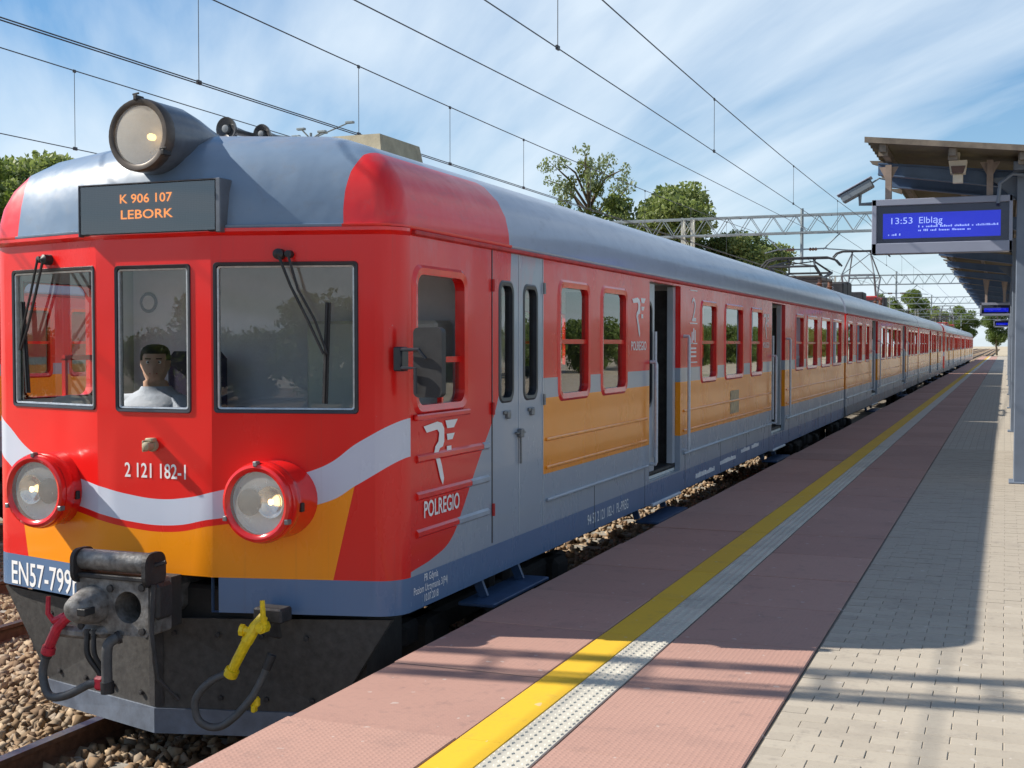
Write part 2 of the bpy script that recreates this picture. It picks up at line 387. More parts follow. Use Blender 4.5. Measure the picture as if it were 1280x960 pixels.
M['canopy_blue'] = simple('canopy_blue', (0.075, 0.125, 0.22), 0.45, var=0.2, vs=4, coat=0.2)
M['column_blue'] = simple('column_blue', (0.13, 0.16, 0.21), 0.5, var=0.15, vs=3)
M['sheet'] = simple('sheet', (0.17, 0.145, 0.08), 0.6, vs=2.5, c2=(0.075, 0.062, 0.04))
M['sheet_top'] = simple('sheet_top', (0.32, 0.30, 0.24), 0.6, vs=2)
M['purlin'] = simple('purlin', (0.16, 0.13, 0.10), 0.6, var=0.4, vs=7)
M['hanger'] = simple('hanger', (0.30, 0.24, 0.21), 0.6, var=0.2, vs=7)
M['disp_case'] = simple('disp_case', (0.24, 0.26, 0.34), 0.4, var=0.08, vs=2, coat=0.2)
M['disp_dark'] = simple('disp_dark', (0.015, 0.015, 0.07), 0.3, var=0.2)
M['disp_lit'] = simple('disp_lit', (0.01, 0.02, 0.3), 0.2, var=0.1, emit=(0.003, 0.012, 0.62), es=0.5)
M['disp_text'] = simple('disp_text', (0.5, 0.6, 0.9), 0.3, emit=(0.42, 0.55, 1.0), es=0.45)
M['speaker_white'] = simple('speaker_white', (0.62, 0.57, 0.48), 0.5, var=0.1)
M['speaker_brown'] = simple('speaker_brown', (0.12, 0.07, 0.06), 0.6, var=0.1)
M['camera_grey'] = simple('camera_grey', (0.17, 0.20, 0.23), 0.4, var=0.1, coat=0.3)
M['bark'] = simple('bark', (0.10, 0.075, 0.05), 0.9, var=0.4, vs=9, bmp=0.5, bs=20)
M['skin'] = simple('skin', (0.60, 0.36, 0.26), 0.5, var=0.1, vs=20)
M['shirt'] = simple('shirt', (0.42, 0.45, 0.54), 0.85, var=0.16, vs=9, bmp=0.9, bs=9)
M['trousers'] = simple('trousers', (0.02, 0.022, 0.04), 0.8)
M['hair'] = simple('hair', (0.025, 0.018, 0.014), 0.7, var=0.4, vs=40)
M['wall_white'] = simple('wall_white', (0.62, 0.62, 0.60), 0.8, var=0.08, vs=1)
M['roof_tin'] = simple('roof_tin', (0.24, 0.22, 0.21), 0.6, var=0.1, vs=1)
M['poster'] = simple('poster', (0.55, 0.42, 0.22), 0.4, vs=14, c2=(0.10, 0.05, 0.03))
M['bag'] = simple('bag', (0.72, 0.72, 0.68), 0.7, var=0.1, vs=14, bmp=0.4, bs=12)
def glass(name, tint, rough=0.0, base=0.0, k=1.6):
    m, nt, p = newmat(name); nt.nodes.remove(p); out = nt.nodes['Material Output']
    t = nt.nodes.new('ShaderNodeBsdfTransparent'); t.inputs[0].default_value = (*tint, 1)
    g = nt.nodes.new('ShaderNodeBsdfGlossy'); g.inputs['Roughness'].default_value = rough; g.inputs[0].default_value = (0.95, 0.97, 1, 1)
    fr = nt.nodes.new('ShaderNodeFresnel'); fr.inputs[0].default_value = 1.55
    f = (X(nt, fr.outputs[0])*k+base).clamp()
    mx = nt.nodes.new('ShaderNodeMixShader'); nt.links.new(f.k, mx.inputs[0]); nt.links.new(t.outputs[0], mx.inputs[1]); nt.links.new(g.outputs[0], mx.inputs[2])
    nt.links.new(mx.outputs[0], out.inputs[0]); M[name] = m
glass('glass', (0.90, 0.94, 0.93), 0, 0.01, 1.2); glass('glass_cab', (0.84, 0.88, 0.87), 0.0, 0.02, 1.2); glass('glass_display', (0.85, 0.86, 0.9), 0.0, 0.0, 0.7); glass('glass_dest', (0.70, 0.72, 0.74), 0.0, 0.05, 1.5); glass('glass_lens', (0.94, 0.96, 0.95), 0.03, 0.0, 1.0)
def frosted(name, c, a):
    m, nt, p = newmat(name); out = nt.nodes['Material Output']; p.inputs['Base Color'].default_value = (*c, 1); p.inputs['Roughness'].default_value = 0.25
    t = nt.nodes.new('ShaderNodeBsdfTransparent'); mx = nt.nodes.new('ShaderNodeMixShader')
    n = noise(nt, objcoord(nt), 9, 4, 0.6); nt.links.new((n*0.3+a-0.15).k, mx.inputs[0]); nt.links.new(t.outputs[0], mx.inputs[1]); nt.links.new(p.outputs[0], mx.inputs[2]); nt.links.new(mx.outputs[0], out.inputs[0]); M[name] = m
frosted('lens_frost', (0.62, 0.60, 0.54), 0.34)
def ballastmat(name, stones):
    m, nt, p = newmat(name); oc = objcoord(nt)
    if stones:
        g = nt.nodes.new('ShaderNodeNewGeometry'); r = X(nt, g.outputs['Random Per Island'])
    else:
        vt = nt.nodes.new('ShaderNodeTexVoronoi'); vt.inputs['Scale'].default_value = 14; nt.links.new(oc, vt.inputs['Vector'])
        s = nt.nodes.new('ShaderNodeSeparateXYZ'); nt.links.new(vt.outputs['Color'], s.inputs[0]); r = X(nt, s.outputs[0])
        bump(nt, p, X(nt, vt.outputs['Distance'])*-1.0, 1.0, 0.06)
    rp = nt.nodes.new('ShaderNodeValToRGB'); nt.links.new(r.k, rp.inputs[0]); e = rp.color_ramp.elements
    e[0].color = (0.11, 0.065, 0.035, 1); e[1].color = (0.48, 0.36, 0.23, 1)
    for q, c in ((0.3, (0.22, 0.14, 0.075)), (0.55, (0.33, 0.235, 0.145)), (0.8, (0.25, 0.20, 0.15))):
        x = e.new(q); x.color = (*c, 1)
    n = noise(nt, oc, 0.6, 4)
    nt.links.new(mix(nt, (n-0.3).clamp()*0.8, rp.outputs[0], (0.19, 0.12, 0.075)), p.inputs['Base Color']); p.inputs['Roughness'].default_value = 0.9; M[name] = m
ballastmat('stones', True); ballastmat('bed', False)
def slabmat(name, c, c2, dots=None, stain=(0.10, 0.08, 0.08), islands=True):
    m, nt, p = newmat(name); oc = nt.nodes.new('ShaderNodeNewGeometry').outputs['Position']
    oi = nt.nodes.new('ShaderNodeObjectInfo'); r = X(nt, oi.outputs['Random'])
    n1 = noise(nt, oc, 1.1, 6, 0.6); n2 = noise(nt, oc, 35, 5, 0.7)
    cc = mix(nt, ((n1-0.3)*1.3).clamp()*0.5+r*0.5, c2, c)
    cc = mix(nt, ((n2-0.5)*2.5).clamp()*0.30, cc, stain)
    n4 = noise(nt, oc, 7, 6, 0.7)
    cc = mix(nt, ((n4-0.57)*6.0).clamp()*0.45, cc, stain)
    gum = (noise(nt, oc, 16, 2, 0.3) > 0.735)*0.45
    cc = mix(nt, gum, cc, (0.50, 0.46, 0.42))
    n6 = noise(nt, oc, 2.3, 5, 0.65); cc = mix(nt, ((n6-0.56)*5.0).clamp()*0.28, cc, stain)
    nt.links.new(cc, p.inputs['Base Color']); p.inputs['Roughness'].default_value = 0.8
    h = n2*0.35
    if dots:
        vt = nt.nodes.new('ShaderNodeTexVoronoi'); vt.inputs['Scale'].default_value = dots; vt.inputs['Randomness'].default_value = 0.0; nt.links.new(oc, vt.inputs['Vector'])
        h = h + (X(nt, vt.outputs['Distance'])*-3.0+1.0).clamp()
    bump(nt, p, h, 0.38, 0.004); M[name] = m
slabmat('slab_red', (0.44, 0.262, 0.208), (0.32, 0.18, 0.145), dots=40)
slabmat('paver', (0.42, 0.375, 0.305), (0.325, 0.285, 0.23))
slabmat('tactile', (0.56, 0.53, 0.45), (0.42, 0.40, 0.345))
slabmat('line_yellow', (0.70, 0.44, 0.012), (0.60, 0.36, 0.015), dots=None, stain=(0.30, 0.20, 0.06))
slabmat('joint_dark', (0.07, 0.05, 0.045), (0.04, 0.032, 0.03)); slabmat('joint', (0.30, 0.26, 0.21), (0.19, 0.165, 0.13))
def pavefar():
    m, nt, p = newmat('paver_far'); oc = nt.nodes.new('ShaderNodeNewGeometry').outputs['Position']
    b = nt.nodes.new('ShaderNodeTexBrick'); b.inputs['Scale'].default_value = 1.0; b.inputs['Brick Width'].default_value = 0.2; b.inputs['Row Height'].default_value = 0.1
    b.inputs['Mortar Size'].default_value = 0.004; b.inputs['Color1'].default_value = (0.40, 0.36, 0.295, 1); b.inputs['Color2'].default_value = (0.35, 0.31, 0.255, 1); b.inputs['Mortar'].default_value = (0.17, 0.15, 0.13, 1)
    nt.links.new(oc, b.inputs['Vector'])
    n = noise(nt, oc, 0.8, 6, 0.6)
    nt.links.new(mix(nt, ((n-0.45)*1.5).clamp()*0.5, b.outputs[0], (0.27, 0.25, 0.22)), p.inputs['Base Color']); p.inputs['Roughness'].default_value = 0.8; M['paver_far'] = m
pavefar()
def groundmat():
    m, nt, p = newmat('ground'); oc = objcoord(nt); n = noise(nt, oc, 0.05, 6, 0.6); n2 = noise(nt, oc, 0.9, 6, 0.65); n3 = noise(nt, oc, 11, 4)
    c = mix(nt, n2, (0.50, 0.43, 0.32), (0.34, 0.285, 0.21))
    c = mix(nt, ((n+n2*0.3-0.70)*7).clamp(), c, mix(nt, n3, (0.05, 0.085, 0.02), (0.11, 0.14, 0.04)))
    nt.links.new(c, p.inputs['Base Color']); p.inputs['Roughness'].default_value = 0.95; bump(nt, p, n3, 0.6, 0.05); M['ground'] = m
groundmat()
def leafmat(name, a, b, tr=0.3):
    m, nt, p = newmat(name); out = nt.nodes['Material Output']; g = nt.nodes.new('ShaderNodeNewGeometry')
    oi = nt.nodes.new('ShaderNodeObjectInfo'); n = noise(nt, g.outputs['Position'], 0.45, 3)
    f = (X(nt, g.outputs['Random Per Island'])*0.6+X(nt, oi.outputs['Random'])*0.2+(n-0.5)*0.8+0.1).clamp()
    c = mix(nt, f, a, b); nt.links.new(c, p.inputs['Base Color']); p.inputs['Roughness'].default_value = 0.55
    t = nt.nodes.new('ShaderNodeBsdfTranslucent'); nt.links.new(mix(nt, 0.5, c, (0.16, 0.22, 0.03)), t.inputs[0])
    mx = nt.nodes.new('ShaderNodeMixShader'); mx.inputs[0].default_value = tr
    nt.links.new(p.outputs[0], mx.inputs[1]); nt.links.new(t.outputs[0], mx.inputs[2]); nt.links.new(mx.outputs[0], out.inputs[0]); M[name] = m
leafmat('leaf', (0.075, 0.135, 0.025), (0.20, 0.26, 0.055), 0.42); leafmat('leaf_pale', (0.14, 0.20, 0.06), (0.32, 0.36, 0.13), 0.45); leafmat('leaf_dark', (0.055, 0.105, 0.025), (0.155, 0.215, 0.05), 0.4); leafmat('mistletoe', (0.10, 0.14, 0.018), (0.19, 0.22, 0.03))
leafmat('leaf_grey', (0.13, 0.18, 0.09), (0.27, 0.31, 0.16), 0.45)

# ------------------------------------------------------------------ setting: ground, tracks, platform
XA = -4.5456; Y0 = 6.1686; RAIL = -0.76                         # axis of the near track; platform top is z = 0
g = MB(); g.add([(-1500,-1500,-1.2),(1500,-1500,-1.2),(1500,1500,-1.2),(-1500,1500,-1.2)], [(0,1,2,3)])
tag(g.build('ground', 'ground'), 'sandy trackside ground with patches of grass', kind='structure')
TRK = [(XA, 'near railway track under the red train'), (XA-4.0, 'middle railway track left of the red train'), (XA-8.4, 'far railway track with the parked train')]
bed = MB()
yl = [-60, 700]
prof = [(-15.6,-1.19),(-14.9,-0.93),(-11.0,-0.93),(-10.75,-0.96),(-10.5,-0.93),(-2.9,-0.93),(-2.88,-1.19)]
bed.add([(x, y, z) for x, z in prof for y in yl], [(2*i, 2*i+2, 2*i+3, 2*i+1) for i in range(len(prof)-1)])
tag(bed.build('ballast_bed', 'bed'), 'brown ballast bed carrying the tracks', kind='structure')
railp = [(-0.036,0),(0.036,0),(0.036,-0.028),(0.010,-0.04),(0.010,-0.125),(0.070,-0.145),(0.070,-0.16),(-0.070,-0.16),(-0.070,-0.145),(-0.010,-0.125),(-0.010,-0.04),(-0.036,-0.028)]
SL = MB(); SL.cbox((-1.25,-0.12,-0.95),(1.25,0.12,-0.905+0.0), 0.02)
sl_me = SL.mesh('sleeper', 'sleeper')
for ti, (x, lab) in enumerate(TRK):
    t = bpy.data.objects.new('railway_track', None); col.objects.link(t); t.location = (x, 0, -0.93); tag(t, lab, kind='structure')
    BASE[t.name] = (0, 0, 0.93)
    for s in (-1, 1):
        r = MB(); n = len(railp)
        r.add([(s*0.7525+a, y, RAIL+b) for y in (-60, 700) for a, b in railp], [(i, (i+1) % n, n+(i+1) % n, n+i) for i in range(n)])
        for i in (0, 1): r.m[i] = 0
        r.m = [1 if i in (0,) else 0 for i in range(len(r.f))]
        r.build('rail', ['rail_rust', 'rail_top'], t)
    ys = np.arange(2.2, 40, 0.62)
    for y in ys:
        o = bpy.data.objects.new('sleeper', sl_me); col.objects.link(o); o.parent = t; o.location = (0, y, 0.93)
    rest = MB()
    for y in np.arange(ys[-1]+0.62, 160, 0.62): rest.box((-1.25, y-0.12, -0.95), (1.25, y+0.12, -0.905))
    tag(rest.build('sleepers_far', 'sleeper', t), kind='stuff')
# ballast stones near the camera
def stones(regions):
    iv = np.array([(x, y, z) for z in (-1, 1) for x, y in ((-1,-1),(1,-1),(1,1),(-1,1))])*0.72
    fi = np.array([(0,2,1),(0,3,2),(4,5,6),(4,6,7),(0,1,5),(0,5,4),(1,2,6),(1,6,5),(2,3,7),(2,7,6),(3,0,4),(3,4,7)])
    P = []; 
    for x0, x1, y0, y1, n in regions: P.append(np.stack([RNG.uniform(x0, x1, n), RNG.uniform(y0, y1, n), np.zeros(n)], 1))
    P = np.concatenate(P); n = len(P)
    xl = P[:, 0]
    keep = np.ones(n, bool)
    for x, _ in TRK:
        for s in (-1, 1): keep &= np.abs(xl-(x+s*0.7525)) > 0.085
    P = P[keep]; n = len(P)
    sc = RNG.uniform(0.020, 0.046, (n, 1))*RNG.uniform(0.5, 1.3, (n, 3))
    V = (iv[None]+RNG.uniform(-0.38, 0.38, (n, 8, 3)))*sc[:, None]
    a, b = RNG.uniform(0, 6.28, (2, n)); ca, sa, cb, sb = np.cos(a), np.sin(a), np.cos(b), np.sin(b)
    x = V[..., 0]*ca[:, None]-V[..., 1]*sa[:, None]; y = V[..., 0]*sa[:, None]+V[..., 1]*ca[:, None]; z = V[..., 2]
    V = np.stack([x, y*cb[:, None]-z*sb[:, None], y*sb[:, None]+z*cb[:, None]], 2)
    P[:, 2] = -0.925+RNG.uniform(0, 0.035, n)
    V = V+P[:, None]
    F = fi[None]+(np.arange(n)*8)[:, None, None]
    return arrays('ballast', V.reshape(-1, 3), F.reshape(-1, 3), ['stones'])
bo = link('ballast', stones([(-10.6,-6.0,4.2,11,16000),(-6.0,-3.0,4.0,14,11000),(-10.6,-6.0,11,22,6000),(-6.0,-3.0,14,28,4000)]))
tag(bo, 'loose brown and grey ballast stones between the rails', 'gravel', kind='stuff'); del bo['category']

# platform
EDGE = -2.86; YL0, YL1, WT1, TB = -2.05, -1.85, -1.655, -0.895
pf = MB()
pf.box((EDGE+0.14, -40, -1.3), (6.0, 175, -0.075)); pl = pf.build('platform', 'concrete'); tag(pl, 'paved station platform with red edge slabs, yellow line and grey pavers', kind='structure')
pb = MB(); pb.add([(EDGE+0.02,-40,-0.012),(6.0,-40,-0.012),(6.0,175,-0.012),(EDGE+0.02,175,-0.012)], [(0,1,2,3)]); pb.build('bedding', 'joint', pl)
db = MB(); db.add([(EDGE+0.02,-40,-0.008),(TB-0.008,-40,-0.008),(TB-0.008,175,-0.008),(EDGE+0.02,175,-0.008)], [(0,1,2,3)]); db.build('dark_bedding', 'joint_dark', pl)
def slab_mesh(name, x0, x1, ln, mat, z=0.0, th=0.075, gap=0.005, ch=0.005):
    b = MB(); b.cbox((x0+gap, gap, -th), (x1-gap, ln-gap, z), ch); return b.mesh(name, mat)
E_me = slab_mesh('edge_slab', EDGE, YL0-0.002, 1.0, 'slab_red', 0, 0.16); R_me = slab_mesh('red_slab', WT1, TB-0.006, 1.0, 'slab_red')
Y_me = slab_mesh('yellow_slab', YL0, YL1, 1.0, 'line_yellow', 0.001, gap=0.002, ch=0.002)
def place(name, me, loc, par, jit=0.0):
    o = bpy.data.objects.new(name, me); col.objects.link(o); o.parent = par
    o.location = (loc[0], loc[1], loc[2]+random.uniform(-jit, 0)); 
    if jit: o.rotation_euler = (random.uniform(-jit, jit)*0.5, random.uniform(-jit, jit)*0.5, 0)
    return o
for i in range(-2, 52):
    y = 0.60+i*1.0
    place('edge_slab', E_me, (0, y, 0), pl, 0.003); place('red_slab', R_me, (0, y+0.02, 0), pl, 0.003); place('yellow_slab', Y_me, (0, y, 0), pl, 0.0008)
far = MB()
for i in range(52, 172):
    y = 0.60+i*1.0
    far.box((EDGE+0.004, y+0.004, -0.16), (YL0-0.006, y+0.996, 0.0)); far.box((WT1+0.004, y+0.004, -0.075), (TB-0.01, y+0.996, 0))
tag(far.build('red_slabs_far', 'slab_red', pl), kind='stuff')
far = MB(); far.box((YL0+0.002, 52.6, -0.05), (YL1-0.002, 172.6, 0.001)); far.build('yellow_line_far', 'line_yellow', pl)
far = MB(); far.box((YL1+0.002, 20.6, -0.05), (WT1-0.002, 172.6, 0.002)); far.build('white_strip_far', 'tactile', pl)
far = MB(); far.box((EDGE+0.004, -40, -0.16), (YL0-0.006, -1.41, 0)); far.box((WT1+0.004, -40, -0.075), (TB-0.01, -1.41, 0)); tag(far.build('red_slabs_far', 'slab_red', pl), kind='stuff')
# tactile tiles with raised studs
tt = MB(); W_ = WT1-YL1; tt.cbox((YL1+0.002, 0.002, -0.05), (WT1-0.002, 0.398, 0.002), 0.003)
for i in range(4):
    for j in range(8):
        cx = YL1+W_*(i+0.5)/4; cy = 0.4*(j+0.5)/8 + (0.0125 if i % 2 else -0.0125)
        tt.lathe((cx, cy, 0.0015), (0, 0, 1), [(0, 0.017), (0.0055, 0.011)], 6)
T_me = tt.mesh('tactile_tile', 'tactile')
for i in range(-5, 50): place('tactile_tile', T_me, (0, 0.6+i*0.4, 0), pl, 0.001)
# pavers
pv = MB(); pv.cbox((-0.0992, -0.0492, -0.05), (0.0992, 0.0492, 0), 0.003); P_me = pv.mesh('paver', 'paver')
cells = []
for r_ in range(0, 160):
    y = 4.15+0.1*r_+0.05
    for k in range(0, 22):
        x = TB+0.005+0.1+0.2*k-(0.1 if r_ % 2 else 0)
        if x > 2.4: continue
        cells.append((y, x, r_, k))
shown = sorted([c for c in cells if c[0] < 8.2 and c[1]-0.1 < 0.03+0.027*c[0]*1.2], key=lambda c: c[0])[:300]
ss = set(shown); rest = MB()
for y, x, r_, k in cells:
    half = r_ % 2 and k == 0
    if (y, x, r_, k) in ss and not half: place('paver', P_me, (x, y, random.uniform(-0.003, 0)), pl)
    else:
        dz_ = random.uniform(-0.003, 0); x0, x1 = x-0.0992, x+0.0992
        if half: x0 = TB+0.0065
        rest.box((x0, y-0.0492, -0.05), (x1, y+0.0492, dz_))
tag(rest.build('pavers_far', 'paver', pl), kind='stuff')
fp = MB()
for a, b in (((TB+0.005, 20.16), (6.0, 175)), ((2.52, 4.16), (6.0, 20.155)), ((TB+0.005, -40), (6.0, 4.145))):
    fp.box((a[0], a[1], -0.06), (b[0], b[1], -0.002))
fp.build('grey_paving_far', 'paver_far', pl)
# ------------------------------------------------------------------ the train
W, S = 0.3985, 0.2674; TA = S/(1.44-W); AL = math.atan(TA); RC = 0.18
CX, CY = 1.44-RC, None
# fillet between facet and side: circle centre
vE = -S; CYc = (-S+(CX-W)*TA) + RC/math.cos(AL)
UE, VE = CX+RC*math.sin(AL), CYc-RC*math.cos(AL)          # where the facet ends
def PC(u, z, d): return (u, -S+d, z)
def PR(u, z, d): return (u-d*math.sin(AL), -S+(u-W)*TA+d*math.cos(AL), z)
def PLf(u, z, d): return (u+d*math.sin(AL), -S+(-u-W)*TA+d*math.cos(AL), z)
def PSR(a, b, d): return (1.44-d, a, b)
def PSL(a, b, d): return (-1.44+d, a, b)
Z0, Z1 = 0.085, 2.235
def arc(n=7):
    return [(CX+RC*math.sin(AL+(math.pi/2-AL)*i/n), CYc-RC*math.cos(AL+(math.pi/2-AL)*i/n)) for i in range(n+1)]
def plan():
    """plan outline of the cab end, left to right"""
    a = arc(); r = [(W*0.5, -S), (W, -S), (0.7, PR(0.7, 0, 0)[1]), (1.0, PR(1.0, 0, 0)[1])]+a
    return [(-x, y) for x, y in r[::-1]]+[(0, -S)]+r
RPROF = [(2.235,1.0,-0.02),(2.25,1.012,-0.03),(2.262,1.012,-0.03),(2.266,0.998,-0.012),(2.34,0.995,-0.005),(2.45,0.978,0.012),(2.56,0.938,0.04),(2.66,0.87,0.085),(2.745,0.765,0.17),(2.82,0.61,0.33),(2.875,0.42,0.66),(2.915,0.20,1.15),(2.925,0.0,1.6)]
def roof_mesh(mb, L, cab):
    pl_ = plan() if cab else [(-1.44, 0), (-1.2, 0), (-0.6, 0), (0, 0), (0.6, 0), (1.2, 0), (1.44, 0)]
    rings = []
    for z, k, ins in RPROF:
        rr = [(1.44*k*(-1), L)]
        for u, v in pl_:
            rr.append((u*k, (v+ins) if cab else 0.0))
        rr.append((1.44*k, L)); rings.append([(a, b, z) for a, b in rr])
    n = len(rings[0]); vs = [p for r_ in rings for p in r_]
    fs = [(i*n+j, i*n+j+1, (i+1)*n+j+1, (i+1)*n+j) for i in range(len(rings)-1) for j in range(n-1)]
    mb.add(vs, fs)
    for e in ((n-1), 0):
        pass
    mb.add([rings[i][0] for i in range(len(rings))]+[rings[i][n-1] for i in range(len(rings))][::-1], [tuple(range(2*len(rings)))])
def window(root, P, a0, a1, z0, z1, frame='red', two=True, name='window', wo=0.045, proud=0.012, wi=0.012, mid=0.5, glassm='glass', simple_=False):
    f = MB(); ring(f, P, a0, a1, z0, z1, wo, wi, proud, 0.05, 0.085, 0.06)
    if two:
        zm = z0+(z1-z0)*mid; q = [(a0, zm-0.018), (a1, zm-0.018), (a1, zm+0.018), (a0, zm+0.018)]
        f.prism(q, lambda a, b, d: P(a, b, d), 0.012, 0.045)
    fo = f.build(name, frame, root)
    if two and not simple_:
        for b0, b1, d in ((z0, zm-0.02, 0.030), (zm+0.02, z1, 0.022)):
            g_ = MB(); g_.add([P(a0, b0, d), P(a1, b0, d), P(a1, b1, d), P(a0, b1, d)], [(0,1,2,3)]); link('pane', g_.mesh('pane', glassm), fo, (0,0,0))
    else:
        g_ = MB(); g_.add([P(a0, z0, 0.026), P(a1, z0, 0.026), P(a1, z1, 0.026), P(a0, z1, 0.026)], [(0,1,2,3)]); link('pane', g_.mesh('pane', glassm), fo, (0,0,0))
    return fo
LOGO_R = [(195,225),(262,212),(285,220),(297,245),(297,300),(290,320),(275,325),(268,340),(285,400),(296,455),(290,482),(278,455),(262,390),(247,340),(252,315),(268,295),(272,260),(262,245),(210,252)]
LOGO_E = [[(303,212),(368,212),(348,246),(313,246)], [(310,270),(352,270),(340,296),(314,296)], [(310,322),(334,322),(334,350),(312,350)]]
def logo(root, v0, v1, z0, z1, mat='white_print', x=1.4435):
    b = MB(); f = lambda p: (x, v0+(p[0]-195)/(368-195)*(v1-v0), z1-(p[1]-212)/(482-212)*(z1-z0))
    b.add([f(p) for p in LOGO_R], [tuple(range(len(LOGO_R)))])
    for e in LOGO_E: b.add([f(p) for p in e], [(0,1,2,3)])
    bm = bmesh.new(); me = b.mesh('emblem', mat); bm.from_mesh(me); bmesh.ops.triangulate(bm, faces=bm.faces, ngon_method='EAR_CLIP'); bm.to_mesh(me); bm.free()
    return link('emblem', me, root)
def bogie(root, vc, motor=False):
    b = MB()
    for s in (-1, 1):
        b.cbox((s*1.0-0.07, vc-1.55, -0.32), (s*1.0+0.07, vc+1.55, -0.16), 0.03)
        for a in (-1.2, 1.2): b.cbox((s*1.03-0.13, vc+a-0.16, -0.46), (s*1.03+0.13, vc+a+0.16, -0.16), 0.04)
        b.cbox((s*1.03-0.10, vc-0.35, -0.50), (s*1.03+0.10, vc+0.35, -0.30), 0.04)
        for a in (-0.2, 0.2): b.lathe((s*1.03, vc+a, -0.28), (0, 0, 1), [(0, 0.09), (0.3, 0.09)], 10)
    b.cbox((-1.0, vc-0.25, -0.34), (1.0, vc+0.25, -0.1), 0.03)
    bo_ = b.build('bogie', 'under', root)
    for a in (-1.2, 1.2):
        wm = MB()
        for s in (-1, 1): wm.lathe((s*0.68, vc+a, RAIL+0.46), (s, 0, 0), [(0, 0.49), (0.02, 0.48), (0.035, 0.462), (0.14, 0.455), (0.14, 0.38), (0.10, 0.36), (0.10, 0.14), (0.18, 0.12), (0.18, 0.0)], 26)
        wm.tube([(-0.7, vc+a, RAIL+0.46), (0.7, vc+a, RAIL+0.46)], 0.08, 10)
        link('wheelset', wm.mesh('wheelset', 'dark_steel', 35), bo_, (0,0,0))
def door_open(root, P, a0, a1, side, detail):
    """open sliding doorway: leaf parked behind the wall, posts, step, handrails"""
    sx = 1 if side > 0 else -1
    leaf = MB(); l0, l1 = a0-0.02, a0+(a1-a0)*0.36
    hole = (l0+0.13, l1-0.10, 1.02, 1.98)
    wall(leaf, lambda a, b, d: P(a, b, d+0.07), l0, l1, 0.36, 2.18, [hole], 0.035, 0, 0)
    lo_ = leaf.build('door', 'door_grey', root)
    fr = MB(); ring(fr, lambda a, b, d: P(a, b, d+0.07), *hole, 0.03, 0.004, 0.006, 0.03, 0.09, 0.08); link('window_frame', fr.mesh('window_frame', 'frame_dark'), lo_, (0,0,0))
    g_ = MB(); g_.add([P(a, b, 0.09) for a, b in ((hole[0],hole[2]),(hole[1],hole[2]),(hole[1],hole[3]),(hole[0],hole[3]))], [(0,1,2,3)]); link('pane', g_.mesh('pane', 'glass'), lo_, (0,0,0))
    e = MB(); e.tube([P(l1-0.05, 0.5, 0.045), P(l1-0.05, 1.72, 0.045)], 0.016, 8); link('handle', e.mesh('handle', 'rail_white', 40), lo_, (0,0,0))
    p = MB(); p.box(P(a1-0.12, 0.38, 0.05), P(a1-0.02, 2.18, 0.11)); p.build('door_post', 'door_grey', root)
    vb_ = MB()                                             # vestibule walls and threshold
    vb_.box(P(a0-0.1, 0.33, 0.06), P(a1+0.1, 0.37, 1.2)); vb_.box(P(a1+0.0, 0.37, 0.14), P(a1+0.04, 2.15, 1.25)); vb_.build('vestibule', 'dark_steel', root)
    if detail:
        for a, zz0, zz1 in ((l0+0.05, 0.47, 1.43), (a1+0.13, 0.50, 1.68)):
            r_ = MB(); r_.tube([P(a, zz0, 0.0), P(a, zz0, -0.055), P(a, zz0+0.02, -0.06), P(a, zz1-0.02, -0.06), P(a, zz1, -0.055), P(a, zz1, 0)], 0.017, 8); r_.build('handrail', 'rail_white', root, smooth=40)
    st = MB(); c = P(0, 0, 0)[0]
    st.cbox((sx*1.20, a0+0.10, 0.055), (sx*1.46, a1-0.02, 0.085), 0.008); st.build('step', 'rail_white', root)
    st = MB(); st.cbox((sx*1.30, a0+0.02, -0.10), (sx*1.53, a1-0.02, -0.075), 0.006)
    for a in (a0+0.1, a1-0.12): st.bar((sx*1.30, a, -0.07), (sx*1.24, a, 0.12), 0.03, 0.06)
    st.build('step', 'step_blue', root)
def seats(root, vs):
    b = MB()
    b.cbox((-0.48, -0.22, 0.42), (0.48, 0.22, 0.44+0.1), 0.03); b.cbox((-0.48, 0.16, 0.52), (0.48, 0.27, 1.32), 0.04); b.bar((-0.3, 0, 0.38), (-0.3, 0, 0.45), 0.06); b.bar((0.3, 0, 0.38), (0.3, 0, 0.45), 0.06)
    me = b.mesh('seat', 'seat_blue')
    for v in vs:
        for s in (-1, 1):
            o = link('seat', me, root, (s*0.86, v, -RAIL)); o.rotation_euler.z = 0
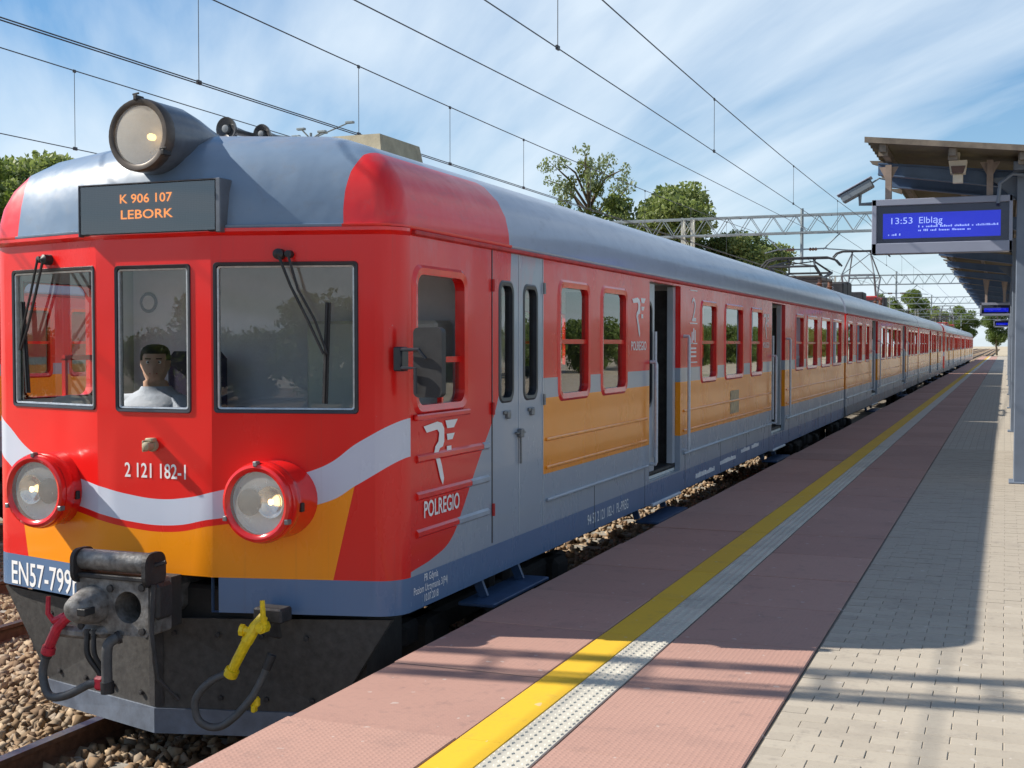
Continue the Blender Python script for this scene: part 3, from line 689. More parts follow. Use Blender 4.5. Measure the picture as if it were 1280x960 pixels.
def carriage(label, y0, L, wins, doors, cab, detail, rz=0, liv='livery_mid', group='carriages of the red and grey train', ybase=XA, near=1):
    root = empty('train_carriage', (ybase, y0, RAIL), label, 'train', group, rz); BASE[root.name] = (0, 0, -RAIL)
    P = PSR if near > 0 else PSL; Pf = PSL if near > 0 else PSR
    v0 = CYc if cab else 0.0
    b = MB(); H = []
    zw = (1.215, 2.04)
    for a0, a1 in wins: H.append((a0, a1, *zw))
    D = [(a0, a1, 0.30, 2.19) for a0, a1 in doors]
    cabwin = [(0.21, 0.885, 1.24, 2.007)] if cab else []
    leaf = [(1.475, 1.70, 1.235, 1.995), (1.925, 2.165, 1.235, 1.99)] if cab else []
    wall(b, P, v0, L, Z0, Z1, H+D+cabwin+leaf, 0.055)
    wall(b, Pf, v0, L, Z0, Z1, H+cabwin, 0.055)
    if cab:
        wall(b, PC, -W, W, 0.283, Z1, [(-0.255, 0.255, 1.215, 2.045)], 0.05)
        wall(b, PR, W, UE, Z0, Z1, [(W+0.02, 1.21, 1.22, 2.05), (W-0.01, 0.43, 0, 0.283)], 0.05)
        wall(b, PLf, -UE, -W, Z0, Z1, [(-1.21, -W-0.02, 1.22, 2.05), (-0.43, -W+0.01, 0, 0.283)], 0.05)
        a = arc(8)
        for s in (1, -1):
            vs = [(s*x, y, z) for z in (Z0, Z1) for x, y in a]; n = len(a)
            b.add(vs, [(i, i+1, n+i+1, n+i) if s > 0 else (n+i, n+i+1, i+1, i) for i in range(n-1)])
    else:
        b.add([(-1.44,0,Z0),(1.44,0,Z0),(1.44,0,Z1),(-1.44,0,Z1)], [(0,1,2,3)])
    b.add([(-1.44,L,Z0),(1.44,L,Z0),(1.44,L,Z1),(-1.44,L,Z1)], [(3,2,1,0)])
    b.build('body', [liv, 'interior'], root, smooth=30)
    r_ = MB(); roof_mesh(r_, L, cab); r_.build('roof', 'roof_cab' if cab else 'roof_mid', root, smooth=50)
    gt = MB()
    for s in (1, -1): gt.cbox((s*1.43, v0+0.02, 2.212), (s*1.468, L, 2.24), 0.006)
    gt.build('gutter', 'red_dull', root)
    c = MB(); c.box((-1.38, 0.0 if not cab else 1.35, 0.30), (1.38, L-0.02, 0.34)); c.box((-1.38, 0.02, 2.20), (1.38, L-0.02, 2.228)); c.build('floor_and_ceiling', 'interior', root)
    for i, (a0, a1) in enumerate(wins):
        for PP in (P, Pf):
            if PP is Pf and not detail: 
                g_ = MB(); g_.add([PP(a0, zw[0], 0.026), PP(a1, zw[0], 0.026), PP(a1, zw[1], 0.026), PP(a0, zw[1], 0.026)], [(0,1,2,3)]); g_.build('pane', 'glass', root); continue
            window(root, PP, a0, a1, *zw, two=True, mid=0.49, simple_=not detail)
    for a0, a1 in doors: door_open(root, P, a0, a1, near, detail)
    # ribs pressed into the side and the rubbing rail
    stops = sorted([v0+0.07]+[q for d in doors for q in (d[0]-0.06, d[1]+0.10)]+[L-0.08])
    if cab: stops[0] = 2.33
    for i in range(0, len(stops), 2):
        a0, a1 = stops[i], stops[i+1]
        if a1-a0 < 0.6: continue
        for zz, m_ in ((0.905, 'orange'), (0.700, 'orange'), (0.462, 'grey_paint')):
            k = MB(); k.cbox(P(a0+0.03, zz-0.012, 0.004), P(a1-0.03, zz+0.012, -0.014 if m_ == 'orange' else -0.024), 0.007); k.build('rib', m_, root)
    u = MB(); u.box((-1.0, 0.6, 0.0), (1.0, L-0.2, 0.2))
    for a in np.linspace(8.3, L-6.4, 3): u.cbox((-0.85, a-0.9, -0.34), (0.6, a+0.5, 0.0), 0.03)
    u.build('underframe', 'under', root)
    bogie(root, 2.35); bogie(root, L-2.9)
    return root
def gangway(root, L):
    g_ = MB()
    for i in range(5): g_.box((-0.75+0.02*(i % 2), L+0.01+i*0.066, 0.2), (0.75-0.02*(i % 2), L+0.07+i*0.066, 2.25))
    g_.build('gangway', 'rubber', root)

W1 = [(2.67,3.35),(3.73,4.41),(7.35,8.10),(8.61,9.66),(10.22,11.0),(13.98,14.78),(15.19,16.38),(16.95,18.11),(18.53,19.85)]
D1 = [(5.20,6.40),(11.79,12.95)]
CAR2 = 20.70; L2 = 23.1
W2 = [(a-CAR2, b-CAR2) for a, b in [(21.0,21.86),(22.72,23.74),(24.6,25.39),(28.59,29.67),(30.3,31.62),(32.32,33.64),(34.25,35.21),(38.75,39.7),(40.33,41.3),(41.9,43.2)]]
D2 = [(26.19-CAR2,27.68-CAR2),(36.11-CAR2,37.63-CAR2)]
car1 = carriage('front driving carriage with red cab face, round headlights and orange band', Y0, 20.40, W1, D1, True, True, 0, 'livery_cab'); gangway(car1, 20.40)
car2 = carriage('middle carriage of the train carrying the two pantographs on its roof', Y0+CAR2, L2, W2, D2, False, True, 0); gangway(car2, L2)
y3 = Y0+CAR2+L2+0.35+20.4
car3 = carriage('third carriage from the front, just beyond the one with pantographs', y3, 20.40, W1, D1, True, False, math.pi, 'livery_far', near=-1)
y4 = y3+1.5
car4 = carriage('fourth carriage from the front, leading the coupled rear unit', y4, 20.40, W1, D1, True, False, 0, 'livery_far'); gangway(car4, 20.4)
car5 = carriage('fifth carriage from the front, middle of the rear unit', y4+20.75, L2, W2, D2, False, False, 0); gangway(car5, L2)
car6 = carriage('last and most distant carriage of the train beside the platform', y4+20.75+L2+0.35+20.4, 20.40, W1, D1, True, False, math.pi, 'livery_far', near=-1)
nb = carriage('train carriage on the far track, a sliver at the left picture edge', 9.5, 20.40, W1, [], False, False, 0, 'livery_mid', group='carriages parked on the far track', ybase=XA-8.4)
seats(car1, [2.5, 4.5, 7.25, 8.35, 9.85, 13.6, 15.0, 16.6, 18.3]); seats(car2, [0.6, 1.6, 3.3, 8.6, 9.6, 11.3, 13.0])

# ---- details of the front carriage
def cab_details(root):
    # windscreens: black rubber, alloy frame, glass
    for P, a0, a1 in ((PC, -0.255, 0.255), (PR, W+0.02, 1.21), (PLf, -1.21, -W-0.02)):
        z0, z1 = (1.215, 2.045) if P is PC else (1.22, 2.05)
        f = MB(); ring(f, P, a0, a1, z0, z1, 0.008, 0.010, 0.009, 0.05, 0.022, 0.018); fo = f.build('windscreen', 'frame_dark', root)
        al = MB(); ring(al, lambda a, b, d: P(a, b, d+0.006), a0+0.018, a1-0.018, z0+0.018, z1-0.018, 0.006, 0.006, 0.006, 0.02, 0.018, 0.012); link('window_frame', al.mesh('window_frame', 'frame_alu'), fo, (0,0,0))
        g_ = MB(); g_.add([P(a, b, 0.016) for a, b in ((a0,z0),(a1,z0),(a1,z1),(a0,z1))], [(0,1,2,3)]); link('pane', g_.mesh('pane', 'glass_cab'), fo, (0,0,0))
    # lip under the roof
    lip = MB(); pl_ = plan()
    o_ = [(u*1.006, v-0.012) for u, v in pl_]; n = len(pl_)
    lip.add([(u, v, 2.205) for u, v in pl_]+[(u*1.012, v-0.035, 2.226) for u, v in pl_]+[(u*1.012, v-0.035, 2.245) for u, v in pl_], [(k*n+i, k*n+i+1, (k+1)*n+i+1, (k+1)*n+i) for k in range(2) for i in range(n-1)])
    lip.build('front_lip', 'red', root)
    # side headlights
    for s in (-1, 1):
        cu, cz = s*0.765, 0.733; vf = -S-0.125
        h = MB(); h.lathe((cu, vf+0.03, cz), (0, 1, 0), [(0.0, 0.198), (0.0, 0.222), (0.02, 0.226), (0.06, 0.224), (0.075, 0.214), (0.10, 0.213), (0.22, 0.222), (0.34, 0.232)], 40, cap=False)
        ho = h.build('headlight', 'red', root, smooth=35)
        rr = MB(); rr.lathe((cu, vf, cz), (0, 1, 0), [(0.012, 0.172), (0.0, 0.180), (-0.006, 0.196), (0.0, 0.212), (0.02, 0.218), (0.045, 0.213)], 40, cap=False)
        link('bezel', rr.mesh('bezel', 'red', 40), ho, (0,0,0))
        for q in (90, 205, -25):
            c = MB(); px, pz = cu+0.216*math.cos(R(q)), cz+0.216*math.sin(R(q)); c.cbox((px-0.012, vf-0.012, pz-0.014), (px+0.012, vf+0.03, pz+0.014), 0.004); link('clip', c.mesh('clip', 'steel'), ho, (0,0,0))
        bk = MB(); bk.lathe((cu, vf+0.05, cz), (0, 1, 0), [(0.0, 0.178), (0.03, 0.175), (0.035, 0.0)], 36, cap=False); link('backplate', bk.mesh('backplate', 'lens_grey', 35), ho, (0,0,0))
        for off, lit in ((s*0.062, True), (-s*0.070, False)):
            l_ = MB()
            if lit: l_.lathe((cu+off, vf+0.052, cz+0.005), (0, 1, 0), [(0.0, 0.088), (-0.008, 0.088), (-0.006, 0.078), (0.010, 0.06), (0.022, 0.03), (0.024, 0.0)], 26, cap=False)
            else: l_.lathe((cu+off, vf+0.052, cz), (0, 1, 0), [(0.0, 0.075), (-0.008, 0.075), (-0.014, 0.05), (-0.018, 0.0)], 26)
            link('lamp', l_.mesh('lamp', 'reflector' if lit else 'bulb_dark', 40), ho, (0,0,0))
            if lit:
                c = MB(); c.lathe((cu+off, vf+0.062, cz+0.005), (0, -1, 0), [(0, 0.0), (0.0, 0.016), (0.010, 0.018), (0.018, 0.010), (0.02, 0)], 14); link('bulb', c.mesh('bulb', 'bulb_lit', 50), ho, (0,0,0))
        gl = MB(); gl.lathe((cu, vf+0.012, cz), (0, -1, 0), [(0, 0.178), (0.004, 0.12), (0.006, 0.0)], 36, cap=False); link('lens', gl.mesh('lens', 'lens_frost', 60), ho, (0,0,0))
        ca = MB(); ca.cbox((cu+0.206*1.0-0.01, vf+0.11, cz-0.05), (cu+0.225, vf+0.14, cz+0.0), 0.004); link('cable_clip', ca.mesh('cable_clip', 'rubber'), ho, (0,0,0))
    # big roof headlight with its fairing
    vf, cz = -S-0.12, 2.775
    fr = MB(); n = 28; secs = [(0.03, 0.200, 2.775), (0.10, 0.205, 2.775), (0.30, 0.205, 2.775), (0.42, 0.192, 2.765), (0.58, 0.155, 2.755), (0.78, 0.105, 2.765), (0.98, 0.05, 2.81), (1.1, 0.02, 2.83)]
    vs = []
    for d, r_, zc in secs:
        wx = 1.0+max(0, d-0.4)*0.5
        for j in range(n): q = 2*math.pi*j/n; vs.append((r_*wx*math.cos(q), vf+d, zc+r_*math.sin(q)))
    fr.add(vs, [(i*n+j, i*n+(j+1) % n, (i+1)*n+(j+1) % n, (i+1)*n+j) for i in range(len(secs)-1) for j in range(n)])
    ro = fr.build('roof_headlight', 'fairing', root, smooth=40)
    bz = MB(); bz.lathe((0, vf, cz), (0, 1, 0), [(0.03, 0.165), (0.005, 0.168), (0.0, 0.178), (0.0, 0.198), (0.015, 0.206), (0.06, 0.206), (0.085, 0.200)], 40, cap=False); link('bezel', bz.mesh('bezel', 'lamp_brown', 40), ro, (0,0,0))
    ref = MB(); ref.lathe((0, vf+0.03, cz), (0, 1, 0), [(0, 0.166), (0.06, 0.14), (0.11, 0.08), (0.13, 0.0)], 36, cap=False); link('reflector', ref.mesh('reflector', 'lens_grey', 50), ro, (0,0,0))
    bb = MB(); bb.lathe((0.02, vf+0.12, cz), (0, -1, 0), [(0, 0.018), (0.03, 0.02), (0.045, 0.012), (0.05, 0)], 14); link('bulb', bb.mesh('bulb', 'bulb_core', 50), ro, (0,0,0))
    gl = MB(); gl.lathe((0, vf+0.012, cz), (0, -1, 0), [(0, 0.168), (0.012, 0.11), (0.018, 0.0)], 36, cap=False); link('lens', gl.mesh('lens', 'lens_frost', 60), ro, (0,0,0))
    for q in (92, -32): 
        c = MB(); px, pz = 0.205*math.cos(R(q)), cz+0.205*math.sin(R(q)); c.cbox((px-0.012, vf-0.012, pz-0.014), (px+0.012, vf+0.06, pz+0.016), 0.004); c.tube([(px-0.02, vf, pz+0.02), (px+0.02, vf, pz+0.025)], 0.006, 6); link('clip', c.mesh('clip', 'dark_steel'), ro, (0,0,0))
    # horns
    for u_, v_, z_, k in ((-0.13, 0.66, 2.982, 0.95), (-0.07, 0.98, 2.995, 0.82)):
        h = MB(); h.lathe((u_, v_, z_), (0.05, 1, 0), [(0.03, 0.0), (0.02, 0.03*k), (0.012, 0.055*k), (0.0, 0.075*k), (0.0, 0.081*k), (0.02, 0.076*k), (0.05, 0.05*k), (0.10, 0.03*k), (0.2, 0.02*k), (0.3, 0.018*k)], 24)
        h.lathe((u_, v_-0.012, z_), (0, 1, 0), [(0, 0), (0.004, 0.026*k), (0.03, 0.03*k)], 14, 1)
        h.bar((u_, v_+0.1, z_-0.14), (u_, v_+0.1, z_), 0.03, 0.02); h.build('horn', ['lamp_black', 'steel'], root, smooth=35)
    # beige box on the roof
    bx = MB(); f = lambda a, b, d: (a, b, d)
    z0, z1 = 2.90, 3.215
    bx.add([(-0.42,2.35,z0),(0.12,2.35,z0),(0.12,3.15,z0),(-0.42,3.15,z0),(-0.36,2.42,z1),(0.06,2.42,z1),(0.06,3.12,z1),(-0.36,3.12,z1)], [(0,1,5,4),(1,2,6,5),(2,3,7,6),(3,0,4,7),(4,5,6,7)])
    bx.build('roof_box', 'beige_box', root)
    # destination display
    d = MB(); vd = -S-0.040
    d.cbox((-0.47, vd, 2.225), (0.47, vd+0.35, 2.515), 0.010); do = d.build('destination_display', 'frame_dark', root)
    ps = MB(); ps.add([(-0.457, vd-0.002, 2.240), (0.457, vd-0.002, 2.240), (0.457, vd-0.002, 2.502), (-0.457, vd-0.002, 2.502)], [(0,1,2,3)]); link('screen', ps.mesh('screen', 'disp_panel'), do, (0,0,0))
    hd = MB(); hd.cbox((-0.478, vd-0.014, 2.512), (0.478, vd+0.3, 2.52), 0.003); hd.cbox((0.47, vd-0.014, 2.22), (0.50, vd+0.35, 2.52), 0.004); hd.cbox((-0.478, vd-0.014, 2.22), (-0.47, vd+0.35, 2.512), 0.003); link('hood', hd.mesh('hood', 'fairing'), do, (0,0,0))
    gl = MB(); gl.add([(-0.462, vd-0.008, 2.235), (0.462, vd-0.008, 2.235), (0.462, vd-0.008, 2.508), (-0.462, vd-0.008, 2.508)], [(0,1,2,3)]); link('pane', gl.mesh('pane', 'glass_dest'), do, (0,0,0))
    ex, ey = (1, 0, 0), (0, 0, 1)
    for body, z_, u_, w_ in (('K 906 107', 2.405, -0.19, 0.36), ('LEBORK', 2.315, -0.185, 0.36)):
        t = text('lettering', body, 0.072, 'led', root, (u_, vd-0.005, z_), ex, ey, 0.012, width=w_)
        t.parent = do; t.location = (0,0,0)
    # numbers on the face
    text('lettering', '2 121 182-1', 0.118, 'white_print', root, (-0.205, -S-0.003, 0.832), ex, ey, 0.012, width=0.425)
    cA, sA = math.cos(AL), math.sin(AL)
    p0 = PLf(-1.27, 0.098, -0.003)
    text('lettering', 'EN57-799r', 0.205, 'white_print', root, p0, (cA, -sA, 0), ey, 0.010, width=0.69)
    # small plug below the middle window
    pg = MB(); pg.lathe((0.0, -S, 1.018), (0, -1, 0), [(0, 0.035), (0.02, 0.035), (0.02, 0.024), (0.075, 0.024), (0.08, 0.018), (0.085, 0)], 16); pg.cbox((-0.03, -S-0.07, 0.985), (-0.018, -S-0.02, 1.05), 0.004); pg.cbox((-0.026,-S-0.05,1.04),(0.026,-S,1.062),0.006); pg.build('socket', 'beige_box', root, smooth=40)
    # wipers
    def wip(P, pts, blade):
        wm = MB()
        q = [P(a, b, d) for a, b, d in pts]
        wm.tube(q[:len(q)//2], 0.009, 6); wm.tube(q[len(q)//2:], 0.008, 6)
        wm.lathe(P(pts[0][0], pts[0][1], 0), np.array(P(0,0,-1))-np.array(P(0,0,0)), [(0, 0.032), (0.05, 0.03), (0.06, 0.012), (0.075, 0)], 14)
        wm.lathe(P(pts[len(pts)//2][0], pts[len(pts)//2][1], 0), np.array(P(0,0,-1))-np.array(P(0,0,0)), [(0, 0.022), (0.05, 0.02), (0.055, 0)], 12)
        wo = wm.build('wiper', 'rubber', root, smooth=40)
        bl = MB(); b_ = [P(a, b, d) for a, b, d in blade]; bl.bar(b_[0], b_[1], 0.012, 0.03); bl.bar(b_[0], b_[1], 0.03, 0.008); link('blade', bl.mesh('blade', 'rubber'), wo, (0,0,0))
    wip(PR, [(0.79,2.098,-0.05),(0.86,1.92,-0.05),(0.95,1.735,-0.045),(1.035,1.545,-0.035), (0.845,2.098,-0.05),(0.90,1.90,-0.05),(0.99,1.735,-0.045),(1.055,1.545,-0.035)], [(1.058,1.83,-0.02),(1.038,1.27,-0.02)])
    wip(PLf, [(-0.83,2.108,-0.05),(-0.91,1.90,-0.05),(-1.0,1.70,-0.045),(-1.09,1.565,-0.035), (-0.885,2.11,-0.05),(-0.96,1.90,-0.05),(-1.05,1.70,-0.045),(-1.10,1.565,-0.035)], [(-1.085,1.86,-0.02),(-1.04,1.30,-0.02)])
    # mirror
    mr = MB(); mr.prism(rrect(1.555, 1.725, 1.31, 1.69, 0.03), lambda a, b, d: (a, d, b), -0.06, -0.005); mo = mr.build('mirror', 'rubber', root)
    k = MB(); k.tube([(1.44, 0.02, 1.57), (1.50, -0.08, 1.57), (1.60, -0.085, 1.57), (1.64, -0.08, 1.52)], 0.010, 6); k.tube([(1.44, 0.02, 1.47), (1.50, -0.08, 1.47), (1.58, -0.085, 1.47), (1.58, -0.08, 1.33)], 0.010, 6); k.cbox((1.42,-0.04,1.45),(1.475,0.05,1.585),0.008); link('bracket', k.mesh('bracket', 'frame_dark', 40), mo, (0,0,0))
    # cab side window
    for s, P in ((1, PSR), (-1, PSL)):
        f = MB(); ring(f, P, 0.21, 0.885, 1.24, 2.007, 0.045, 0.01, 0.016, 0.055, 0.09, 0.07); fo = f.build('cab_side_window', 'red', root)
        k = MB(); k.box(P(0.60, 1.49, 0.02), P(0.885, 1.525, 0.05)); k.box(P(0.60, 1.24, 0.02), P(0.625, 1.5, 0.05)); link('window_frame', k.mesh('window_frame', 'red'), fo, (0,0,0))
        g_ = MB(); g_.add([P(a, b, 0.03) for a, b in ((0.62,1.24),(0.885,1.24),(0.885,1.5),(0.62,1.5))], [(0,1,2,3)]); link('pane', g_.mesh('pane', 'glass'), fo, (0,0,0))
        sl = MB(); sl.cbox(P(0.17, 1.165, 0.0), P(0.93, 1.20, -0.03), 0.008); link('sill', sl.mesh('sill', 'red'), fo, (0,0,0))
    # pressed ribs on the cab side
    for zz in (0.945, 0.73, 0.515):
        for a0, a1, m_ in ((0.21, {0.945: 1.17, 0.73: 0.98, 0.515: 0.78}[zz], 'red'), ({0.945: 1.175, 0.73: 0.985, 0.515: 0.785}[zz], 1.27, 'grey_paint')):
            k = MB(); k.prism([(zz-0.026, 0.0), (zz-0.012, 0.016), (zz+0.012, 0.016), (zz+0.026, 0.0)], lambda a, b, d: (1.439+b, d, a), a0, a1); k.build('rib', m_, root)
    # double door behind the cab
    for a0, a1, g0, g1 in ((1.345, 1.815, 1.475, 1.70), (1.825, 2.285, 1.925, 2.165)):
        zt = {1.475: 1.995, 1.925: 1.99}[g0]
        f = MB(); ring(f, PSR, g0, g1, 1.235, zt, 0.028, 0.006, 0.006, 0.05, 0.075, 0.06); fo = f.build('door_window', 'frame_dark', root)
        g_ = MB(); g_.add([PSR(a, b, 0.025) for a, b in ((g0,1.235),(g1,1.235),(g1,zt),(g0,zt))], [(0,1,2,3)]); link('pane', g_.mesh('pane', 'glass'), fo, (0,0,0))
        k = MB(); k.cbox((1.44, (g0+g1)/2-0.06, 1.13), (1.455, (g0+g1)/2+0.05, 1.155), 0.004); k.cbox((1.44, (g0+g1)/2-0.02, 1.10), (1.465, (g0+g1)/2+0.03, 1.15), 0.006); k.build('door_latch', 'steel', root)
    for a in (1.335, 2.292, 1.82):
        k = MB(); k.cbox((1.437, a-0.006, 0.30), (1.4445, a+0.006, 2.215), 0.002); k.build('door_seam', 'frame_dark' if a < 1.6 else 'door_grey', root)
    for a, z_ in ((1.335, 0.52), (1.335, 1.18), (1.335, 1.98), (2.30, 2.0), (2.30, 1.2)):
        k = MB(); k.lathe((1.452, a, z_-0.04), (0, 0, 1), [(0, 0.011), (0.08, 0.011)], 8); k.build('hinge', 'steel' if a > 2 else 'red_dull', root)
    k = MB(); k.cbox((1.44, 1.74, 0.985), (1.462, 1.90, 1.0), 0.004); k.cbox((1.44, 1.79, 0.96), (1.475, 1.84, 1.02), 0.006); k.bar((1.458, 1.81, 0.97), (1.458, 1.815, 0.78), 0.014, 0.010); k.build('door_handle', 'steel', root)
    # emblems and writing on the side
    ez = (0, 0, 1); ey_ = (0, 1, 0); xs = 1.4435
    logo(root, 0.295, 0.775, 0.765, 1.145, x=1.4465)
    text('lettering', 'POLREGIO', 0.135, 'white_print', root, (1.4465, 0.295, 0.60), ey_, ez, 0.014, width=0.50)
    logo(root, 4.60, 5.05, 1.66, 2.02, 'print_pale'); text('lettering', 'POLREGIO', 0.115, 'print_pale', root, (xs, 4.57, 1.545), ey_, ez, 0.012, width=0.50)
    logo(root, 11.10, 11.55, 1.66, 2.02, 'print_pale'); text('lettering', 'POLREGIO', 0.105, 'print_pale', root, (xs, 11.08, 1.55), ey_, ez, 0.012, width=0.48)
    text('lettering', '94 51 2 121 182-1  PL-PREG', 0.12, 'white_print', root, (xs, 3.33, 0.145), ey_, ez, 0.006, width=1.16)
    text('lettering', 'PR Gdynia\nPoziom Utrzymania 3(P4)\n10.07.2018', 0.062, 'white_print', root, (xs, 0.40, 0.232), ey_, ez, 0.004, align='CENTER', width=0.46)
    text('lettering', '2', 0.36, 'print_pale', root, (xs, 6.87, 1.845), ey_, ez, 0.004, width=0.19)
    for z_ in (2.165, 1.815, 1.60, 1.40): fm = MB(); fm.box((1.4405, 6.80, z_), (xs, 7.14, z_+0.012)); fm.build('class_panel_line', 'print_pale', root)
    pk = MB()
    for i, (a, b_) in enumerate(((6.88, 1.66), (6.95, 1.70), (7.02, 1.68))): pk.box((1.4405, a, b_-0.06), (xs, a+0.04, b_+0.07))
    for z_ in (1.545, 1.505, 1.46): pk.box((1.4405, 6.84, z_), (xs, 7.09, z_+0.018))
    pk.build('pictogram', 'print_pale', root)
    for v_, w_, z_ in ((7.1, 0.95, 0.165), (8.35, 0.9, 0.20), (9.6, 0.55, 0.24), (10.3, 0.5, 0.24)):
        sm = MB(); a = v_
        while a < v_+w_:
            c = random.uniform(0.03, 0.07); sm.box((1.4405, a, z_-0.02), (xs, a+c, z_+random.uniform(0.015, 0.035))); a += c+0.022
        sm.build('stencil_marks', 'print_pale', root)
    po = MB(); po.box((1.4405, 8.90, 0.75), (1.4445, 9.42, 1.03)); po.build('sticker', 'poster', root)
    # step under the cab doors
    st = MB(); st.cbox((1.30, 1.10, -0.075), (1.55, 2.13, -0.05), 0.006)
    for a in (1.3, 1.95): st.bar((1.40, a, -0.05), (1.32, a, 0.14), 0.03, 0.06)
    st.build('step', 'step_blue', root)
    # nose underframe, plough, coupler
    nu = MB(); nu.cbox((-0.75, -0.12, -0.08), (0.75, 0.5, 0.20), 0.02); nu.box((-1.2, 0.06, -0.35), (1.2, 0.5, 0.12)); nu.build('headstock', 'under', root)
    plw = MB()
    for s in (1, -1):
        A = [(0, -0.27, 0.02), (s*1.38, 0.02, 0.06), (s*1.02, 0.0, -0.50), (0, -0.27, -0.50)]
        B = [(x, y+0.03, z) for x, y, z in A]
        plw.add(A+B, [(0,1,2,3),(7,6,5,4),(0,4,5,1),(1,5,6,2),(2,6,7,3)])
    po_ = plw.build('snow_plough', 'plough', root)
    bd = MB()
    for s in (1, -1):
        A = [(0, -0.285, -0.50), (s*1.02, -0.015, -0.50), (s*0.98, -0.015, -0.645), (0, -0.285, -0.645)]
        B = [(x, y+0.03, z) for x, y, z in A]; bd.add(A+B, [(0,1,2,3),(7,6,5,4),(0,4,5,1),(1,5,6,2),(2,6,7,3),(3,7,4,0)])
    link('lower_band', bd.mesh('lower_band', 'plough_band'), po_, (0,0,0))
    for s_ in (1, -1):
        for t_ in (0.1, 0.36, 0.62, 0.88):
            for zz in (-0.06, -0.43):
                bb_ = MB(); bb_.lathe((s_*(0.02+1.0*t_), -0.27+0.27*t_*(0.74 if zz > -0.2 else 1.0)-0.002, zz), (s_*0.25, -1, 0), [(0, 0.017), (0.012, 0.016), (0.014, 0.0)], 6); link('bolt', bb_.mesh('bolt', 'dark_steel'), po_, (0,0,0))
    jp = MB(); jp.add([(-0.05, -0.262, 0.0), (0, -0.279, 0.0), (0.05, -0.262, 0.0), (-0.05, -0.262, -0.49), (0, -0.279, -0.49), (0.05, -0.262, -0.49)], [(0,3,4,1),(1,4,5,2)]); link('joint_plate', jp.mesh('joint_plate', 'dark_steel'), po_, (0,0,0))
    for v_ in (3.52, 5.05, 6.62, 8.36, 9.94, 11.60, 13.35, 15.0, 16.66, 18.3):
        sm_ = MB(); sm_.box((1.4395, v_-0.004, 0.10), (1.4415, v_+0.004, 0.45)); sm_.build('panel_seam', 'dark_steel', root)
    vc = -0.65
    cp = MB(); cp.cbox((-0.10, vc+0.2, 0.05), (0.12, 0.2, 0.24), 0.03); co = cp.build('coupler', 'coupler', root)
    hole = [(0.115+0.088*math.cos(2*math.pi*i/24), 0.165-0.0+0.088*math.sin(2*math.pi*i/24)) for i in range(24)]
    sq = rrect(-0.235, 0.25, 0.01, 0.315, 0.02, 4)
    # face plate with a round hole: bridge polygon
    fpm = bmesh.new()
    def loop(pts, y): 
        vv = [fpm.verts.new((a, y, b)) for a, b in pts]; return [fpm.edges.new((vv[i], vv[(i+1) % len(vv)])) for i in range(len(vv))], vv
    e1, v1 = loop(sq, vc); e2, v2 = loop(hole, vc)
    bmesh.ops.triangle_fill(fpm, edges=e1+e2, use_beauty=True)
    ex_ = bmesh.ops.extrude_face_region(fpm, geom=list(fpm.faces)); bmesh.ops.translate(fpm, verts=[q for q in ex_['geom'] if isinstance(q, bmesh.types.BMVert)], vec=(0, 0.20, 0))
    bmesh.ops.recalc_face_normals(fpm, faces=fpm.faces)
    fme = bpy.data.meshes.new('face_plate'); fpm.to_mesh(fme); fpm.free(); fme.materials.append(M['coupler']); link('face_plate', fme, co, (0,0,0))
    bk = MB(); bk.box((-0.22, vc+0.18, 0.02), (0.23, vc+0.32, 0.30)); link('housing', bk.mesh('housing', 'under'), co, (0,0,0))
    cn = MB(); cn.lathe((-0.115, vc, 0.165), (0, -1, 0), [(0, 0.108), (0.04, 0.104), (0.12, 0.082), (0.17, 0.06), (0.185, 0.03), (0.187, 0)], 24); cn.cbox((-0.075, vc-0.186, 0.14), (-0.02, vc-0.10, 0.18), 0.004, 1); link('cone', cn.mesh('cone', ['coupler', 'rubber'], 35), co, (0,0,0))
    rl = MB(); rl.lathe((-0.215, vc+0.03, 0.408), (1, 0, 0), [(0, 0.052), (0.01, 0.058), (0.44, 0.058), (0.45, 0.052)], 20); link('roller', rl.mesh('roller', 'coupler', 35), co, (0,0,0))
    sd_ = MB()
    for x_ in (-0.235, 0.245): sd_.prism(rrect(vc-0.05, vc+0.13, 0.28, 0.47, 0.06), lambda a, b, d: (d, a, b), x_, x_+0.025)
    sd_.cbox((-0.21, vc-0.02, 0.312), (0.24, vc+0.10, 0.338), 0.005); sd_.tube([(0.27, vc+0.03, 0.40), (0.33, vc+0.05, 0.42)], 0.012, 6); sd_.cbox((0.26, vc+0.02, 0.10), (0.30, vc+0.16, 0.30), 0.02)
    link('roller_bracket', sd_.mesh('roller_bracket', 'dark_steel'), co, (0,0,0))
    bl = MB()
    for a, b_ in ((0.0, 0.262), (-0.20, 0.04), (0.21, 0.04), (0.21, 0.28)): bl.lathe((a, vc, b_), (0, -1, 0), [(0, 0.022), (0.012, 0.02), (0.014, 0)], 10)
    link('bolts', bl.mesh('bolts', 'dark_steel', 40), co, (0,0,0))
    arm = MB(); arm.cbox((-0.42, vc-0.02, -0.035), (-0.12, vc+0.05, 0.03), 0.02); arm.cbox((-0.20, vc-0.03, -0.02), (-0.02, vc+0.1, 0.05), 0.03); link('bracket_arm', arm.mesh('bracket_arm', 'coupler'), co, (0,0,0))
    lev = MB(); lev.tube([(0.285, vc+0.0, 0.30), (0.29, vc-0.03, 0.05), (0.32, vc-0.02, -0.2), (0.40, vc+0.06, -0.33)], [0.016, 0.015, 0.013, 0.010], 8); link('chain_guard', lev.mesh('chain_guard', 'dark_steel', 40), co, (0,0,0))
